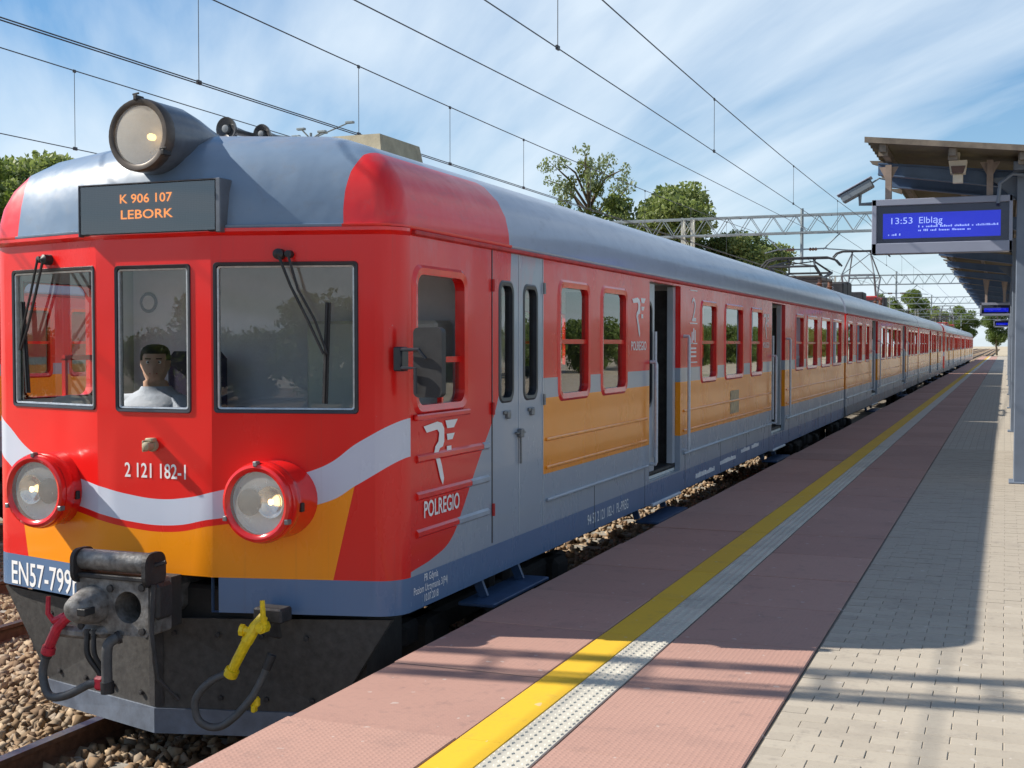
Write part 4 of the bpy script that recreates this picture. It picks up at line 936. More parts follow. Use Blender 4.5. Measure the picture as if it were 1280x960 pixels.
    # hoses and cocks
    def hose(name, pts, r, mat, n=10):
        P = [np.array(p, float) for p in pts]; out = []
        for i in range(len(P)-1):
            p0, p1, p2, p3 = P[max(i-1, 0)], P[i], P[i+1], P[min(i+2, len(P)-1)]
            for t in np.linspace(0, 1, 6, endpoint=(i == len(P)-2)): out.append(0.5*((2*p1)+(-p0+p2)*t+(2*p0-5*p1+4*p2-p3)*t*t+(-p0+3*p1-3*p2+p3)*t**3))
        b = MB(); b.tube(out, r, n); ho_ = b.build(name, mat, root, smooth=50)
        for a_, b_ in ((0, 2), (-1, -3)):
            f_ = MB(); f_.tube([out[a_], out[b_]], r*1.22, n); link('ferrule', f_.mesh('ferrule', 'dark_steel', 40), ho_, (0,0,0))
        return ho_
    vy = -0.36
    h = hose('brake_hose', [(0.60, vy-0.03, -0.205), (0.50, vy-0.08, -0.255), (0.415, vy-0.10, -0.36), (0.44, vy-0.10, -0.48), (0.56, vy-0.06, -0.50), (0.73, vy-0.02, -0.33), (0.83, vy+0.02, -0.10)], 0.022, 'hose_grey')
    yc = MB(); yc.tube([(0.79, vy+0.02, 0.11), (0.75, vy-0.02, 0.055), (0.70, vy-0.03, -0.03)], 0.034, 10); yc.tube([(0.70, vy-0.03, -0.03), (0.60, vy-0.03, -0.205)], [0.03, 0.028], 10)
    yc.lathe((0.735, vy-0.03, 0.03), (-1, -0.2, 0.1), [(0, 0.022), (0.045, 0.024), (0.046, 0.034), (0.068, 0.034), (0.07, 0)], 8); yc.tube([(0.815, vy-0.02, 0.06), (0.82, vy-0.05, 0.11), (0.815, vy-0.05, 0.21)], [0.016, 0.016, 0.014], 8); yc.lathe((0.61, vy-0.03, -0.19), (-0.5, 0, -0.87), [(0, 0.04), (0.04, 0.042), (0.05, 0.03)], 12); yc.lathe((0.80, vy, 0.06), (0,-1,0), [(0,0.036),(0.05,0.036),(0.051,0.026),(0.065,0.024)], 8)
    yo = yc.build('brake_cock', 'yellow', root, smooth=35); yo['label'] = 'yellow brake pipe cock with lever'
    c2 = MB(); c2.cbox((0.70, vy-0.02, -0.395), (0.76, vy+0.02, -0.335), 0.012); c2.cbox((0.72, vy-0.03, -0.42), (0.745, vy+0.01, -0.38), 0.006); c2.build('hose_coupling', 'yellow', root)
    c3 = MB(); c3.cbox((0.72, vy+0.0, 0.075), (0.90, vy+0.12, 0.155), 0.01); c3.build('pipe_bracket', 'dark_steel', root)
    vr = vc-0.02
    yc = MB(); yc.tube([(-0.345, vr, 0.03), (-0.39, vr, -0.05), (-0.42, vr, -0.11)], 0.030, 10); yc.tube([(-0.30, vr, 0.09), (-0.37, vr-0.01, 0.06), (-0.40, vr-0.02, 0.10), (-0.395, vr-0.02, 0.195)], [0.022, 0.02, 0.015, 0.013], 8); yc.tube([(-0.345, vr, 0.03), (-0.28, vr, 0.085), (-0.24, vr+0.02, 0.10)], 0.03, 10); yc.lathe((-0.41, vr, -0.09), (-0.3, 0, -0.95), [(0, 0.038), (0.04, 0.04), (0.05, 0.03)], 12)
    yo = yc.build('brake_cock', 'cock_red', root, smooth=35); yo['label'] = 'red brake pipe cock with lever'
    hose('brake_hose', [(-0.42, vr, -0.12), (-0.45, vr-0.01, -0.24), (-0.39, vr-0.03, -0.355), (-0.27, vr-0.03, -0.345), (-0.13, vr-0.01, -0.275), (-0.06, vr, -0.26)], 0.024, 'hose_grey')
    c2 = MB(); c2.cbox((-0.09, vr-0.03, -0.30), (-0.02, vr+0.03, -0.22), 0.015); c2.build('hose_coupling', 'cock_red', root)
    hose('drain_pipe', [(0.06, vr+0.02, 0.0), (0.025, vr-0.03, -0.03), (0.018, vr-0.04, -0.12), (0.022, vr-0.04, -0.30)], 0.030, 'hose_grey')
    hose('cable', [(-0.14, vr, 0.03), (-0.13, vr-0.02, -0.1), (-0.07, vr, -0.2), (-0.05, vr, -0.24)], 0.016, 'rubber'); hose('cable', [(-0.10, vr, 0.03), (-0.08, vr-0.02, -0.1), (-0.03, vr, -0.2), (-0.02, vr, -0.25)], 0.014, 'rubber')
    # cab interior
    k = MB(); k.box((-1.36, 1.28, 0.34), (1.36, 1.32, 2.2), 0); k.box((-1.36, 0.06, 0.32), (1.36, 1.28, 0.37), 1); k.build('cab_bulkhead', ['lilac', 'under'], root)
    dk = MB(); dk.cbox((-1.22, 0.06, 0.85), (1.22, 0.30, 1.12), 0.04); dk.cbox((-1.1, 0.05, 0.5), (1.1, 0.20, 0.9), 0.02); dk.cbox((-1.15, 0.10, 1.10), (-0.3, 0.22, 1.18), 0.03); dk.build('control_desk', 'camera_grey', root)
    sg = MB(); sg.lathe((-1.22, 1.275, 1.90), (0, -1, 0), [(0, 0.075), (0.004, 0.075), (0.004, 0.052), (0.003, 0.052)], 24, cap=False); sg.build('no_smoking_sign', 'seat_dark', root); sg = MB(); sg.lathe((-1.22, 1.272, 1.90), (0, -1, 0), [(0, 0.053), (0.002, 0.05), (0.002, 0)], 24); sg.build('no_smoking_disc', 'white_print', root)
    st_ = MB(); st_.cbox((-0.92, 0.62, 0.80), (-0.40, 1.10, 0.92), 0.04); st_.cbox((-0.90, 1.02, 0.88), (-0.42, 1.13, 1.55), 0.05); st_.lathe((-0.66, 0.86, 0.37), (0, 0, 1), [(0, 0.15), (0.02, 0.15), (0.03, 0.05), (0.44, 0.05)], 14); so = st_.build('driver_seat', 'seat_dark', root)
    cabn = MB(); cabn.cbox((0.25, 1.0, 0.37), (1.2, 1.27, 1.75), 0.02); cabn.build('cab_cabinet', 'interior', root)
def pantograph(root, vc, up, mat='panto_red'):
    b = MB(); z = 3.02
    for s in (-1, 1):
        b.tube([(s*0.55, vc-0.95, z+0.12), (s*0.55, vc+0.95, z+0.12)], 0.045, 8); 
    for v_ in (-0.95, 0, 0.95): b.tube([(-0.6, vc+v_, z+0.12), (0.6, vc+v_, z+0.12)], 0.04, 8)
    bo_ = b.build('pantograph', mat, root, smooth=40)
    ins = MB()
    for s in (-1, 1):
        for v_ in (-0.9, 0.9):
            ins.lathe((s*0.55, vc+v_, 2.82), (0, 0, 1), [(0, 0.06), (0.05, 0.06), (0.055, 0.09), (0.08, 0.06), (0.11, 0.09), (0.13, 0.06), (0.16, 0.09), (0.18, 0.06), (0.28, 0.05)], 12)
    link('insulators', ins.mesh('insulators', 'insulator', 40), bo_, (0,0,0))
    a = MB()
    ztop = 4.72 if up else z+0.62; zk = z+0.85 if up else z+0.34
    ko = 1.05 if up else 1.45
    for s in (-1, 1):
        for e in (-1, 1):
            a.tube([(s*0.5, vc+e*0.15, z+0.16), (s*0.52, vc+e*ko, zk)], 0.035, 7); a.tube([(s*0.52, vc+e*ko, zk), (s*0.30, vc+e*0.05, ztop-0.08)], 0.024, 7)
        a.tube([(s*0.52, vc-ko, zk), (-s*0.30, vc+0.0, ztop-0.08)], 0.014, 6)
    for e in (-1, 1): a.tube([(-0.52, vc+e*ko, zk), (0.52, vc+e*ko, zk)], 0.026, 7)
    link('arms', a.mesh('arms', 'dark_steel' if not up else 'steel', 40), bo_, (0,0,0))
    h = MB()
    for e in (-0.18, 0.18):
        h.tube([(-0.92, vc+e, ztop-0.20), (-0.80, vc+e, ztop-0.06), (-0.62, vc+e, ztop), (0.62, vc+e, ztop), (0.80, vc+e, ztop-0.06), (0.92, vc+e, ztop-0.20)], 0.024, 7)
    for s in (-0.3, 0.3): h.tube([(s, vc-0.18, ztop-0.02), (s, vc, ztop-0.08), (s, vc+0.18, ztop-0.02)], 0.02, 6)
    link('collector_head', h.mesh('collector_head', 'dark_steel', 40), bo_, (0,0,0))
def panel_mat():
    m, nt, p = newmat('disp_panel'); oc = objcoord(nt); s = nt.nodes.new('ShaderNodeSeparateXYZ'); nt.links.new(oc, s.inputs[0])
    g_ = ((X(nt, s.outputs[0])*95.0).fract() > 0.12) & ((X(nt, s.outputs[2])*95.0).fract() > 0.12)
    nt.links.new(mix(nt, g_, (0.03, 0.036, 0.045), (0.075, 0.09, 0.11)), p.inputs['Base Color']); p.inputs['Roughness'].default_value = 0.35; M['disp_panel'] = m
panel_mat()
M['fairing'] = simple('fairing', (0.13, 0.15, 0.185), 0.35, 0.1, vs=5, c2=(0.06, 0.065, 0.075), coat=0.3)
cab_details(car1)
pantograph(car2, 3.4, False, 'lamp_brown'); pantograph(car2, 16.6, True)
for a, h in ((6.6, 0.25), (7.6, 0.32), (11.5, 0.2), (18.8, 0.3)): rb = MB(); rb.cbox((-0.7, a, 2.85), (0.6, a+0.9, 2.95+h), 0.03); rb.build('roof_equipment', 'dark_steel', car2)
pantograph(car5, 4.2, False, 'panto_red'); pantograph(car5, 15.5, True)
# ------------------------------------------------------------------ the driver
def driver(loc):
    root = empty('person', loc, 'person in a white shirt seated behind the middle windscreen of the train', 'person'); root.scale = (1.16, 1.12, 1.0)
    lv = [  # z, rx, ry, cy   (pelvis up to crown), faces -y
        (0.00,0.17,0.13,0.00),(0.10,0.185,0.14,0.0),(0.22,0.18,0.135,-0.01),(0.34,0.195,0.135,-0.015),(0.44,0.205,0.13,-0.01),(0.50,0.20,0.11,0.0),(0.545,0.155,0.085,0.01),(0.575,0.095,0.08,0.012),(0.60,0.074,0.074,0.008),(0.635,0.070,0.074,0.0),
        (0.650,0.052,0.072,-0.022),(0.672,0.062,0.088,-0.015),(0.70,0.070,0.096,-0.008),(0.735,0.075,0.100,-0.002),(0.77,0.078,0.103,0.002),(0.80,0.078,0.104,0.004),(0.83,0.074,0.099,0.006),(0.855,0.062,0.082,0.008),(0.872,0.04,0.05,0.008),(0.878,0.012,0.015,0.008)]
    def turn(p):
        x, y, z = p; a = R(30)*min(1, max(0, (z-0.585)/0.06)); return (x*math.cos(a)-y*math.sin(a), x*math.sin(a)+y*math.cos(a), z)
    n = 28; vs = []
    for z, rx, ry, cy in lv:
        for j in range(n):
            q = 2*math.pi*j/n; x, y = rx*math.sin(q), cy-ry*math.cos(q)
            if j in (0, 1, n-1) and 0.70 <= z <= 0.78: y -= {0.70: 0.024, 0.735: 0.016, 0.77: 0.004}.get(z, 0)*(1 if j == 0 else 0.35)      # nose
            if j in (3, n-3) and abs(z-0.77) < 0.01: y += 0.010                                                                           # eye sockets
            if j in (0, 1, n-1) and abs(z-0.672) < 0.01: y -= 0.006
            if j in (7, 21, 8, 20) and 0.72 <= z <= 0.78: x *= 1.13                                                                      # ears
            vs.append((x, y, z))
    b = MB(); fs = [(i*n+j, i*n+(j+1) % n, (i+1)*n+(j+1) % n, (i+1)*n+j) for i in range(len(lv)-1) for j in range(n)]
    b.add(vs, fs+[tuple(range(n-1, -1, -1)), tuple((len(lv)-1)*n+j for j in range(n))])
    for s in (-1, 1):
        sh, el, wr = (s*0.175, 0.0, 0.49), (s*0.255, -0.10, 0.24), (s*0.16, -0.33, 0.17)
        b.tube([(s*0.10, 0, 0.50), sh, (s*0.235, -0.05, 0.36), el, (s*0.21, -0.21, 0.20), wr, (s*0.15, -0.37, 0.165)], [0.05, 0.062, 0.052, 0.043, 0.04, 0.028, 0.03], 12)
        b.tube([wr, (s*0.15, -0.375, 0.165), (s*0.148, -0.41, 0.16)], [0.026, 0.036, 0.034], 10)
        for i, (o_, l_) in enumerate(((-0.027, 0.06), (-0.009, 0.07), (0.009, 0.066), (0.027, 0.052))):
            b.tube([(s*0.148+o_, -0.40, 0.165), (s*0.148+o_, -0.40-l_*0.6, 0.165), (s*0.148+o_, -0.40-l_, 0.145)], 0.0085, 7)
        b.tube([(s*0.148-s*0.03, -0.375, 0.16), (s*0.10, -0.40, 0.155), (s*0.095, -0.425, 0.145)], 0.010, 7)
        b.tube([(s*0.09, 0.0, 0.04), (s*0.11, -0.22, 0.06), (s*0.12, -0.42, 0.05), (s*0.12, -0.42, -0.20), (s*0.12, -0.40, -0.40), (s*0.12, -0.50, -0.44)], [0.09, 0.085, 0.062, 0.055, 0.04, 0.04], 12)
    b.v = [turn(p) for p in b.v]; b.build('body', 'skin', root, smooth=60)
    sh_ = MB(); k = [i for i, l in enumerate(lv) if l[0] <= 0.60]
    vs = []
    for i in k:
        z, rx, ry, cy = lv[i]
        for j in range(n): q = 2*math.pi*j/n; vs.append(((rx+0.012)*math.sin(q), cy-(ry+0.012)*math.cos(q), z+0.004))
    sh_.add(vs, [(i*n+j, i*n+(j+1) % n, (i+1)*n+(j+1) % n, (i+1)*n+j) for i in range(len(k)-1) for j in range(n)])
    for s in (-1, 1): sh_.tube([(s*0.08, 0, 0.50), (s*0.175, 0.0, 0.492), (s*0.237, -0.05, 0.36), (s*0.25, -0.08, 0.29)], [0.06, 0.074, 0.066, 0.062], 14)
    so = sh_.build('shirt', 'shirt', root, smooth=60)
    lg = MB(); lg.box((0.055, -0.172, 0.375), (0.10, -0.168, 0.385)); lg.box((0.07, -0.172, 0.35), (0.08, -0.168, 0.38)); lg.box((0.09, -0.172, 0.355), (0.097, -0.168, 0.38)); link('shirt_badge', lg.mesh('shirt_badge', 'trousers'), so, (0,0,0))
    hr = MB(); vs = []; hl = [i for i, l in enumerate(lv) if l[0] >= 0.77]
    for i in hl:
        z, rx, ry, cy = lv[i]
        for j in range(n):
            q = 2*math.pi*j/n; f = 0.008 if (math.cos(q) < 0.45 or z > 0.82) else -0.01
            vs.append(((rx+f)*math.sin(q), cy-(ry+f)*math.cos(q), z+0.006))
    hr.add(vs, [(i*n+j, i*n+(j+1) % n, (i+1)*n+(j+1) % n, (i+1)*n+j) for i in range(len(hl)-1) for j in range(n)]+[tuple((len(hl)-1)*n+j for j in range(n))]); hr.v = [turn(p) for p in hr.v]; hr.build('hair', 'hair', root, smooth=60)
    for s in (-1, 1):
        e = MB(); e.lathe((s*0.030, -0.088, 0.765), (0, -1, 0), [(0, 0.013), (0.005, 0.010), (0.008, 0.0)], 10); e.lathe((s*0.030, -0.0945, 0.765), (0, -1, 0), [(0, 0.006), (0.003, 0.0)], 8, 1); e.v = [turn(p) for p in e.v]; e.build('eye', ['white_print', 'hair'], root)
        e = MB(); e.bar((s*0.014, -0.098, 0.787), (s*0.046, -0.088, 0.788), 0.008, 0.007); e.v = [turn(p) for p in e.v]; e.build('eyebrow', 'hair', root)
    mo = MB(); mo.bar((-0.022, -0.1045, 0.690), (0.022, -0.1045, 0.690), 0.006, 0.007); mo.v = [turn(p) for p in mo.v]; mo.build('mouth', 'cock_red', root)
driver((XA-0.74, Y0+0.72, 0.715))
bg_ = MB(); bg_.lathe((0, 0, 0), (0, 0, 1), [(0, 0.15), (0.05, 0.19), (0.13, 0.18), (0.19, 0.12), (0.21, 0.0)], 16)
bo = bg_.build('bag', 'bag', loc=(XA-1.0, Y0+0.20, 1.12), smooth=60); bo.scale = (0.85, 0.42, 0.75); tag(bo, 'small white bag on the desk behind the left windscreen', 'bag')

# ------------------------------------------------------------------ overhead line
def gantry(y, label, x0=-19.0, x1=7.2, z0=5.62, z1=6.25, rz=0.0, hangers=(-6.9,)):
    root = empty('catenary_gantry', (0, y, -1.2), label, 'gantry', 'catenary gantries over the tracks', rz); BASE[root.name] = (0, 0, 1.2)
    c = MB()
    for z in (z0, z1):
        for v in (-0.22, 0.22): c.bar((x0, v, z), (x1, v, z), 0.06, 0.06)
    bm_ = c.build('beam', 'galv', root)
    n = 64; st = (x1-x0)/n; tm = {}
    for v in (-0.22, 0.22):
        for i in range(n):
            up = i % 2 == 0; key = up
            if key not in tm: k = MB(); k.bar((0, 0, z0 if up else z1), (st, 0, z1 if up else z0), 0.024, 0.024); tm[key] = k.mesh('brace', 'galv')
            link('brace', tm[key], bm_, (x0+i*st, v, 0))
    k = MB(); k.bar((0, -0.22, 0), (0, 0.22, 0), 0.03); kme = k.mesh('cross_tie', 'galv')
    for i in range(0, n+1, 4):
        for z in (z0, z1): link('cross_tie', kme, bm_, (x0+i*st, 0, z))
    for x in (-11.3+0.2, x1-0.5, x0+0.6):
        t = MB()
        for a in (-0.18, 0.18):
            for b in (-0.18, 0.18): t.bar((x+a, b, -1.2), (x+a, b, z1+0.05), 0.07)
        for i in range(12):
            za, zb = -1.0+i*0.6, -0.4+i*0.6
            if zb > z1: break
            for a in (-0.18, 0.18):
                sg = 1 if i % 2 else -1
                t.bar((x+a, -0.18*sg, za), (x+a, 0.18*sg, zb), 0.025); t.bar((x-0.18*sg, a, za), (x+0.18*sg, a, zb), 0.025)
        t.build('tower', 'galv_light', root)
    for x in hangers:
        t = MB(); t.tube([(x, 0, z1+0.25), (x, 0, 4.55)], 0.06, 8)
        for s, xx in ((1, XA), (-1, XA-4.0)):
            zc = 5.02
            t.tube([(x, 0, zc), (x+s*0.9, 0, zc+0.02)], 0.03, 7); t.tube([(x+s*0.9, 0, zc), (xx-s*0.3, 0.05, zc-0.10)], 0.022, 6); t.tube([(x+s*0.75, 0, zc-0.02), (x+s*1.35, 0.0, zc+0.55)], 0.022, 6)
        to = t.build('hanger_post', 'galv', root, smooth=40)
        k = MB()
        for s in (1, -1): k.lathe((x+s*0.25, 0, 5.02), (s, 0, 0), [(0, 0.03), (0.05, 0.07), (0.1, 0.035), (0.15, 0.07), (0.2, 0.035), (0.25, 0.07), (0.3, 0.03)], 10)
        link('insulators', k.mesh('insulators', 'insulator', 40), to, (0,0,0))
    return root
GY = [5.3, 46.0, 88.0, 131.0, 175.0, 220.0]
gantry(GY[0], 'lattice gantry overhead beside the camera, only its shadow shows on the platform', rz=R(8), hangers=(-13.0,))
for y, l in zip(GY[1:], ('nearest lattice gantry crossing above the train roof', 'second lattice gantry behind the raised pantograph', 'third lattice gantry along the line', 'fourth lattice gantry far along the line', 'farthest lattice gantry near the vanishing point')): gantry(y, l)
def line_(name, label, x, zc, zm, two, ys, sag=0.12, drop=True, dz2=0.0, y0=-30, y1=330):
    root = empty(name, (x, y0, zc), label, 'overhead wire', 'overhead wires above the tracks')
    BASE[root.name] = (-x, -y0, -zc)
    def zmess(y):
        i = max([k for k in range(len(ys)-1) if ys[k] <= y], default=0); a, b = ys[i], ys[i+1]; t = (y-a)/(b-a); t = min(max(t, 0), 1)
        return zm-0.45*4*t*(1-t)*sag/0.12*0.5
    Y = np.arange(y0, y1+1, 3.0)
    for k in ((-0.035, 0.035) if two else (0,)):
        c = MB(); c.tube([(x+k, y, zc) for y in (y0, y1)], 0.0075, 6); c.build('contact_wire', 'wire', root)
    m_ = MB(); m_.tube([(x, y, zmess(y)) for y in Y], 0.009, 6); m_.build('messenger_wire', 'wire', root)
    return root, zmess
def dropper(root, x, y, z0, z1):
    d = MB(); d.tube([(x, y, z0), (x, y, z1)], 0.005, 5); d.cbox((x-0.015, y-0.04, z0-0.02), (x+0.015, y+0.04, z0+0.03), 0.005); d.cbox((x-0.012, y-0.03, z1-0.03), (x+0.012, y+0.03, z1+0.015), 0.005); d.build('dropper', 'wire', root)
YS = [-38.0]+GY+[265, 330]
for name, lab, x, zc, zm, two, ds in (('overhead_line', 'contact and messenger wires straight above the red train', XA, 4.80, 5.88, False, (12.85, 20.65, 28.99, 37.0, 53.0, 61.0, 69.0, 77.0)),
        ('overhead_line', 'double contact wire and messenger over the middle track', -8.6, 4.58, 5.72, True, (12.04, 15.83, 18.97, 22.37, 26.5, 31.0, 36.0, 41.0, 52, 60, 68, 76)),
        ('overhead_line', 'contact and messenger wires over the far track on the left', -13.0, 4.52, 5.85, False, (15.09, 22.0, 30.0, 38.0, 54.0, 62.0, 70.0))):
    r_, zf = line_(name, lab, x, zc, zm, two, YS)
    for y in ds: dropper(r_, x, y, zc, zf(y))
fw = MB(); fw.tube([(-6.6, y, 5.30+0.011*max(0, y-10)) for y in (-38, -10, 12, 25, 38.75, 46)], 0.009, 6)
tag(fw.build('feeder_wire', 'wire'), 'single feeder wire running between the two nearer overhead lines', 'overhead wire', 'overhead wires above the tracks')

# ------------------------------------------------------------------ canopy
CY0, CY1, CXL, CXM, ZL, ZM = 14.77, 78.0, -1.5, 0.28, 3.90, 3.70
def canopy():
    root = empty('platform_canopy', (CXM, CY0+0.7, 0), 'grey blue platform canopy with corrugated roof and steel rafters', 'canopy'); BASE[root.name] = (-CXM, -CY0-0.7, 0)
    def zr(x): return ZM+(ZL-ZM)*abs(x-CXM)/(CXM-CXL)
    xr = 2*CXM-CXL
    for k, (xa, xb) in enumerate(((CXL, CXM), (CXM, xr))):
        y = CY0; j = 0
        while y < CY1-0.1:
            L = 3.0; s = MB(); n = int(L/0.125); prof = []
            for i in range(n+1): prof.append((y+i*0.125, 0.035 if i % 2 else 0.0))
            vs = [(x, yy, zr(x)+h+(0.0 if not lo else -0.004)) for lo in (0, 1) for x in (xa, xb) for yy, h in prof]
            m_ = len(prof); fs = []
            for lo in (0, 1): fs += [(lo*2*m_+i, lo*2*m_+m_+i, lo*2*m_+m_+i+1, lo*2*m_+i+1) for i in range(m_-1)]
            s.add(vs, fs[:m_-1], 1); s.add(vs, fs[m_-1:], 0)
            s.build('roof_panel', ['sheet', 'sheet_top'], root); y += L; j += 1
    fa = MB()
    for xa, xb in ((CXL-0.02, CXM), (CXM, xr)):
        f = [(xa, CY0-0.015, zr(xa)-0.01), (xb, CY0-0.015, zr(xb)-0.01), (xb, CY0-0.015, zr(xb)+0.055), (xa, CY0-0.015, zr(xa)+0.055)]; fa.add(f+[(x, y+0.02, z) for x, y, z in f], [(0,1,2,3),(7,6,5,4),(0,4,5,1),(3,2,6,7),(0,3,7,4)])
    fa.build('front_flashing', 'purlin', root)
    for f in (0.10, 0.52, 0.93):
        for sd in (-1, 1):
            x = CXM+sd*(CXM-CXL)*(1-f); p = MB(); z = zr(x); p.box((x-0.035, CY0+0.02, z-0.10), (x+0.035, CY1, z-0.012)); p.box((x-0.05, CY0+0.06, z-0.14), (x+0.05, CY0+0.10, z-0.01)); p.build('purlin', 'purlin', root)
    rf = MB()
    zt, h = -0.105, 0.19
    for xa, xb in ((CXL+0.04, CXM), (CXM, xr-0.04)):
        ha, hb = (0.13, h) if xa < CXM else (h, 0.13)
        A = [(xa, zr(xa)+zt), (xb, zr(xb)+zt)]
        for (o0, o1, wd) in ((0.0, 0.018, 0.10), (None, None, 0.012), (1.0, 1.0, 0.10)):
            if o0 is None: q = [(xa, A[0][1]), (xb, A[1][1]), (xb, A[1][1]-hb), (xa, A[0][1]-ha)]
            elif o0 == 0.0: q = [(xa, A[0][1]), (xb, A[1][1]), (xb, A[1][1]-0.018), (xa, A[0][1]-0.018)]
            else: q = [(xa, A[0][1]-ha), (xb, A[1][1]-hb), (xb, A[1][1]-hb-0.018), (xa, A[0][1]-ha-0.018)]
            rf.prism(q, lambda a, b, d: (a, d, b), -wd/2, wd/2)
    rme = rf.mesh('rafter', 'canopy_blue')
    y = CY0+1.0
    while y < CY1:
        link('rafter', rme, root, (-CXM, y-CY0-0.7, 0)); y += 1.2 if y < CY0+2 else 4.5
    bk = MB(); bk.prism([(CXL-0.11, ZL-0.01), (CXL+0.06, ZL-0.02), (CXL+0.06, ZL-0.10), (CXL-0.08, ZL-0.05)], lambda a, b, d: (a, d, b), -0.03, 0.03); bme = bk.mesh('gutter_bracket', 'purlin')
    for i in range(1, 42): link('gutter_bracket', bme, root, (-CXM, i*1.5-0.7, 0))
    cm = MB(); cm.cbox((0.10, -0.16, 0.0), (0.46, 0.16, 3.52), 0.008); cm.cbox((0.05, -0.2, 0.0), (0.51, 0.2, 0.02), 0.004); cm.prism([(0.10, 3.25), (0.46, 3.25), (0.75, 3.52), (-0.19, 3.52)], lambda a, b, d: (a, d, b), -0.02, 0.02); cme = cm.mesh('column', 'column_blue')
    for y in (15.56, 24.6, 33.6, 42.6, 51.6, 60.6, 69.6): link('column', cme, root, (-CXM, y-CY0-0.7, 0))
    gb = MB(); gb.cbox((0.06, 15.2, 3.56), (0.75, 15.9, 3.66), 0.01); gb.tube([(0.3, 15.3, 3.5), (0.05, 15.25, 3.52), (-0.08, 15.25, 3.42), (-0.1, 15.27, 3.2)], 0.02, 8); gb.build('gutter_box', 'column_blue', root)
canopy()
def display(y, x0, x1, z0, z1, label, far, lines):
    root = empty('information_display', ((x0+x1)/2, y+0.12, z0), label, 'display', 'departure displays under the canopy'); BASE[root.name] = (-(x0+x1)/2, -y-0.12, -z0)
    c = MB(); b = 0.055
    f0 = (y, y+0.03)
    for q in ((x0, x1, z0, z0+0.125 if not far else z0+0.06), (x0, x1, z1-0.075, z1), (x0, x0+b, z0, z1), (x1-b*0.7, x1, z0, z1)): c.cbox((q[0], y, q[2]), (q[1], y+0.22, q[3]), 0.006)
    c.box((x0+0.01, y+0.05, z0+0.01), (x1-0.01, y+0.215, z1-0.01)); c.build('case', 'disp_case', root)
    s0, s1, t0, t1 = x0+b, x1-b*0.7, z0+(0.125 if not far else 0.06), z1-0.075
    s = MB(); s.add([(s0, y+0.048, t0), (s1, y+0.048, t0), (s1, y+0.048, t1), (s0, y+0.048, t1)], [(0,1,2,3)]); s.build('screen_surround', 'disp_dark', root)
    l0, l1, m0, m1 = s0+0.07, s1-0.09, t0+0.055, t1-0.09
    s = MB(); s.add([(l0, y+0.044, m0), (l1, y+0.044, m0), (l1, y+0.044, m1), (l0, y+0.044, m1)], [(0,1,2,3)]); so = s.build('screen', 'disp_lit', root)
    if lines:
        hgt = m1-m0
        text('lettering', '13:53', hgt*0.36, 'disp_text', root, (l0+0.07, y+0.041, m1-hgt*0.42), (1,0,0), (0,0,1), 0.0, width=0.24)
        text('lettering', 'Elbl\u0105g', hgt*0.36, 'disp_text', root, (l0+0.40, y+0.041, m1-hgt*0.42), (1,0,0), (0,0,1), 0.0, width=0.26)
        k = MB()
        for z_, a, b_ in ((m0+hgt*0.42, l0+0.40, l1-0.03), (m0+hgt*0.27, l0+0.40, l1-0.33), (m0+hgt*0.12, l0+0.06, l0+0.22)):
            x = a
            while x < b_: d = random.uniform(0.007, 0.016); k.box((x, y+0.0405, z_), (x+d, y+0.0415, z_+hgt*random.choice((0.05, 0.05, 0.08)))); x += d+random.choice((0.006, 0.006, 0.007, 0.03))
        k.build('small_print', 'disp_text', root)
    g_ = MB(); g_.add([(s0, y+0.03, t0), (s1, y+0.03, t0), (s1, y+0.03, t1), (s0, y+0.03, t1)], [(0,1,2,3)]); g_.build('pane', 'glass_display', root)
    for x in (x0+0.18, x1-0.25):
        h = MB(); h.box((x-0.035, y+0.06, z1-0.01), (x+0.035, y+0.16, 3.72)); h.prism([(x-0.035, z1+0.25), (x+0.035, z1+0.25), (x+0.11, 3.70), (x-0.11, 3.70)], lambda a, b, d: (a, d, b), y+0.09, y+0.11)
        h.build('hanger', 'hanger', root)
display(15.4, -1.495, 0.06, 2.665, 3.307, 'large blue departure display beside the near canopy column, reading 13:53', False, True)
display(41.5, -0.76, 0.2, 2.48, 2.88, 'smaller blue departure display hanging farther down the platform', True, False)
display(70.5, -0.6, 0.4, 2.48, 2.88, 'tiny distant departure display, farthest down the platform', True, False)
sc = empty('security_camera', (-1.66, 15.45, 3.30), 'grey camera housing on an arm left of the large display', 'camera'); BASE[sc.name] = (1.66, -15.45, -3.30)
b = MB(); a_ = R(28); ca, sa = math.cos(a_), math.sin(a_)
def rot(p): x, y, z = p; return (-1.665+x*ca-z*sa, 15.48+y, 3.43+x*sa+z*ca)
q = MB(); q.cbox((-0.21, -0.09, -0.05), (0.19, 0.09, 0.05), 0.012); b.add([rot(p) for p in q.v], q.f); b.build('housing', 'camera_grey', sc)
b = MB(); q = MB(); q.cbox((-0.235, -0.10, 0.055), (0.215, 0.10, 0.07), 0.004); b.add([rot(p) for p in q.v], q.f); b.build('sun_shield', 'disp_case', sc)
b = MB(); b.tube([(-1.64, 15.48, 3.40), (-1.64, 15.48, 3.27), (-1.49, 15.48, 3.27)], 0.022, 8); b.tube([(-1.50, 15.48, 3.52), (-1.42, 15.48, 3.57), (-1.34, 15.5, 3.55)], 0.010, 6); b.build('bracket', 'camera_grey', sc)
ls = empty('loudspeaker', (-0.53, 15.2, 3.50), 'small white loudspeaker with brown front under the canopy edge', 'loudspeaker'); BASE[ls.name] = (0.53, -15.2, -3.50)
b = MB(); b.prism([(-0.63, 3.69), (-0.43, 3.69), (-0.45, 3.55), (-0.61, 3.55)], lambda a, b_, d: (a, d, b_), 15.15, 15.35); b.build('cabinet', 'speaker_white', ls)
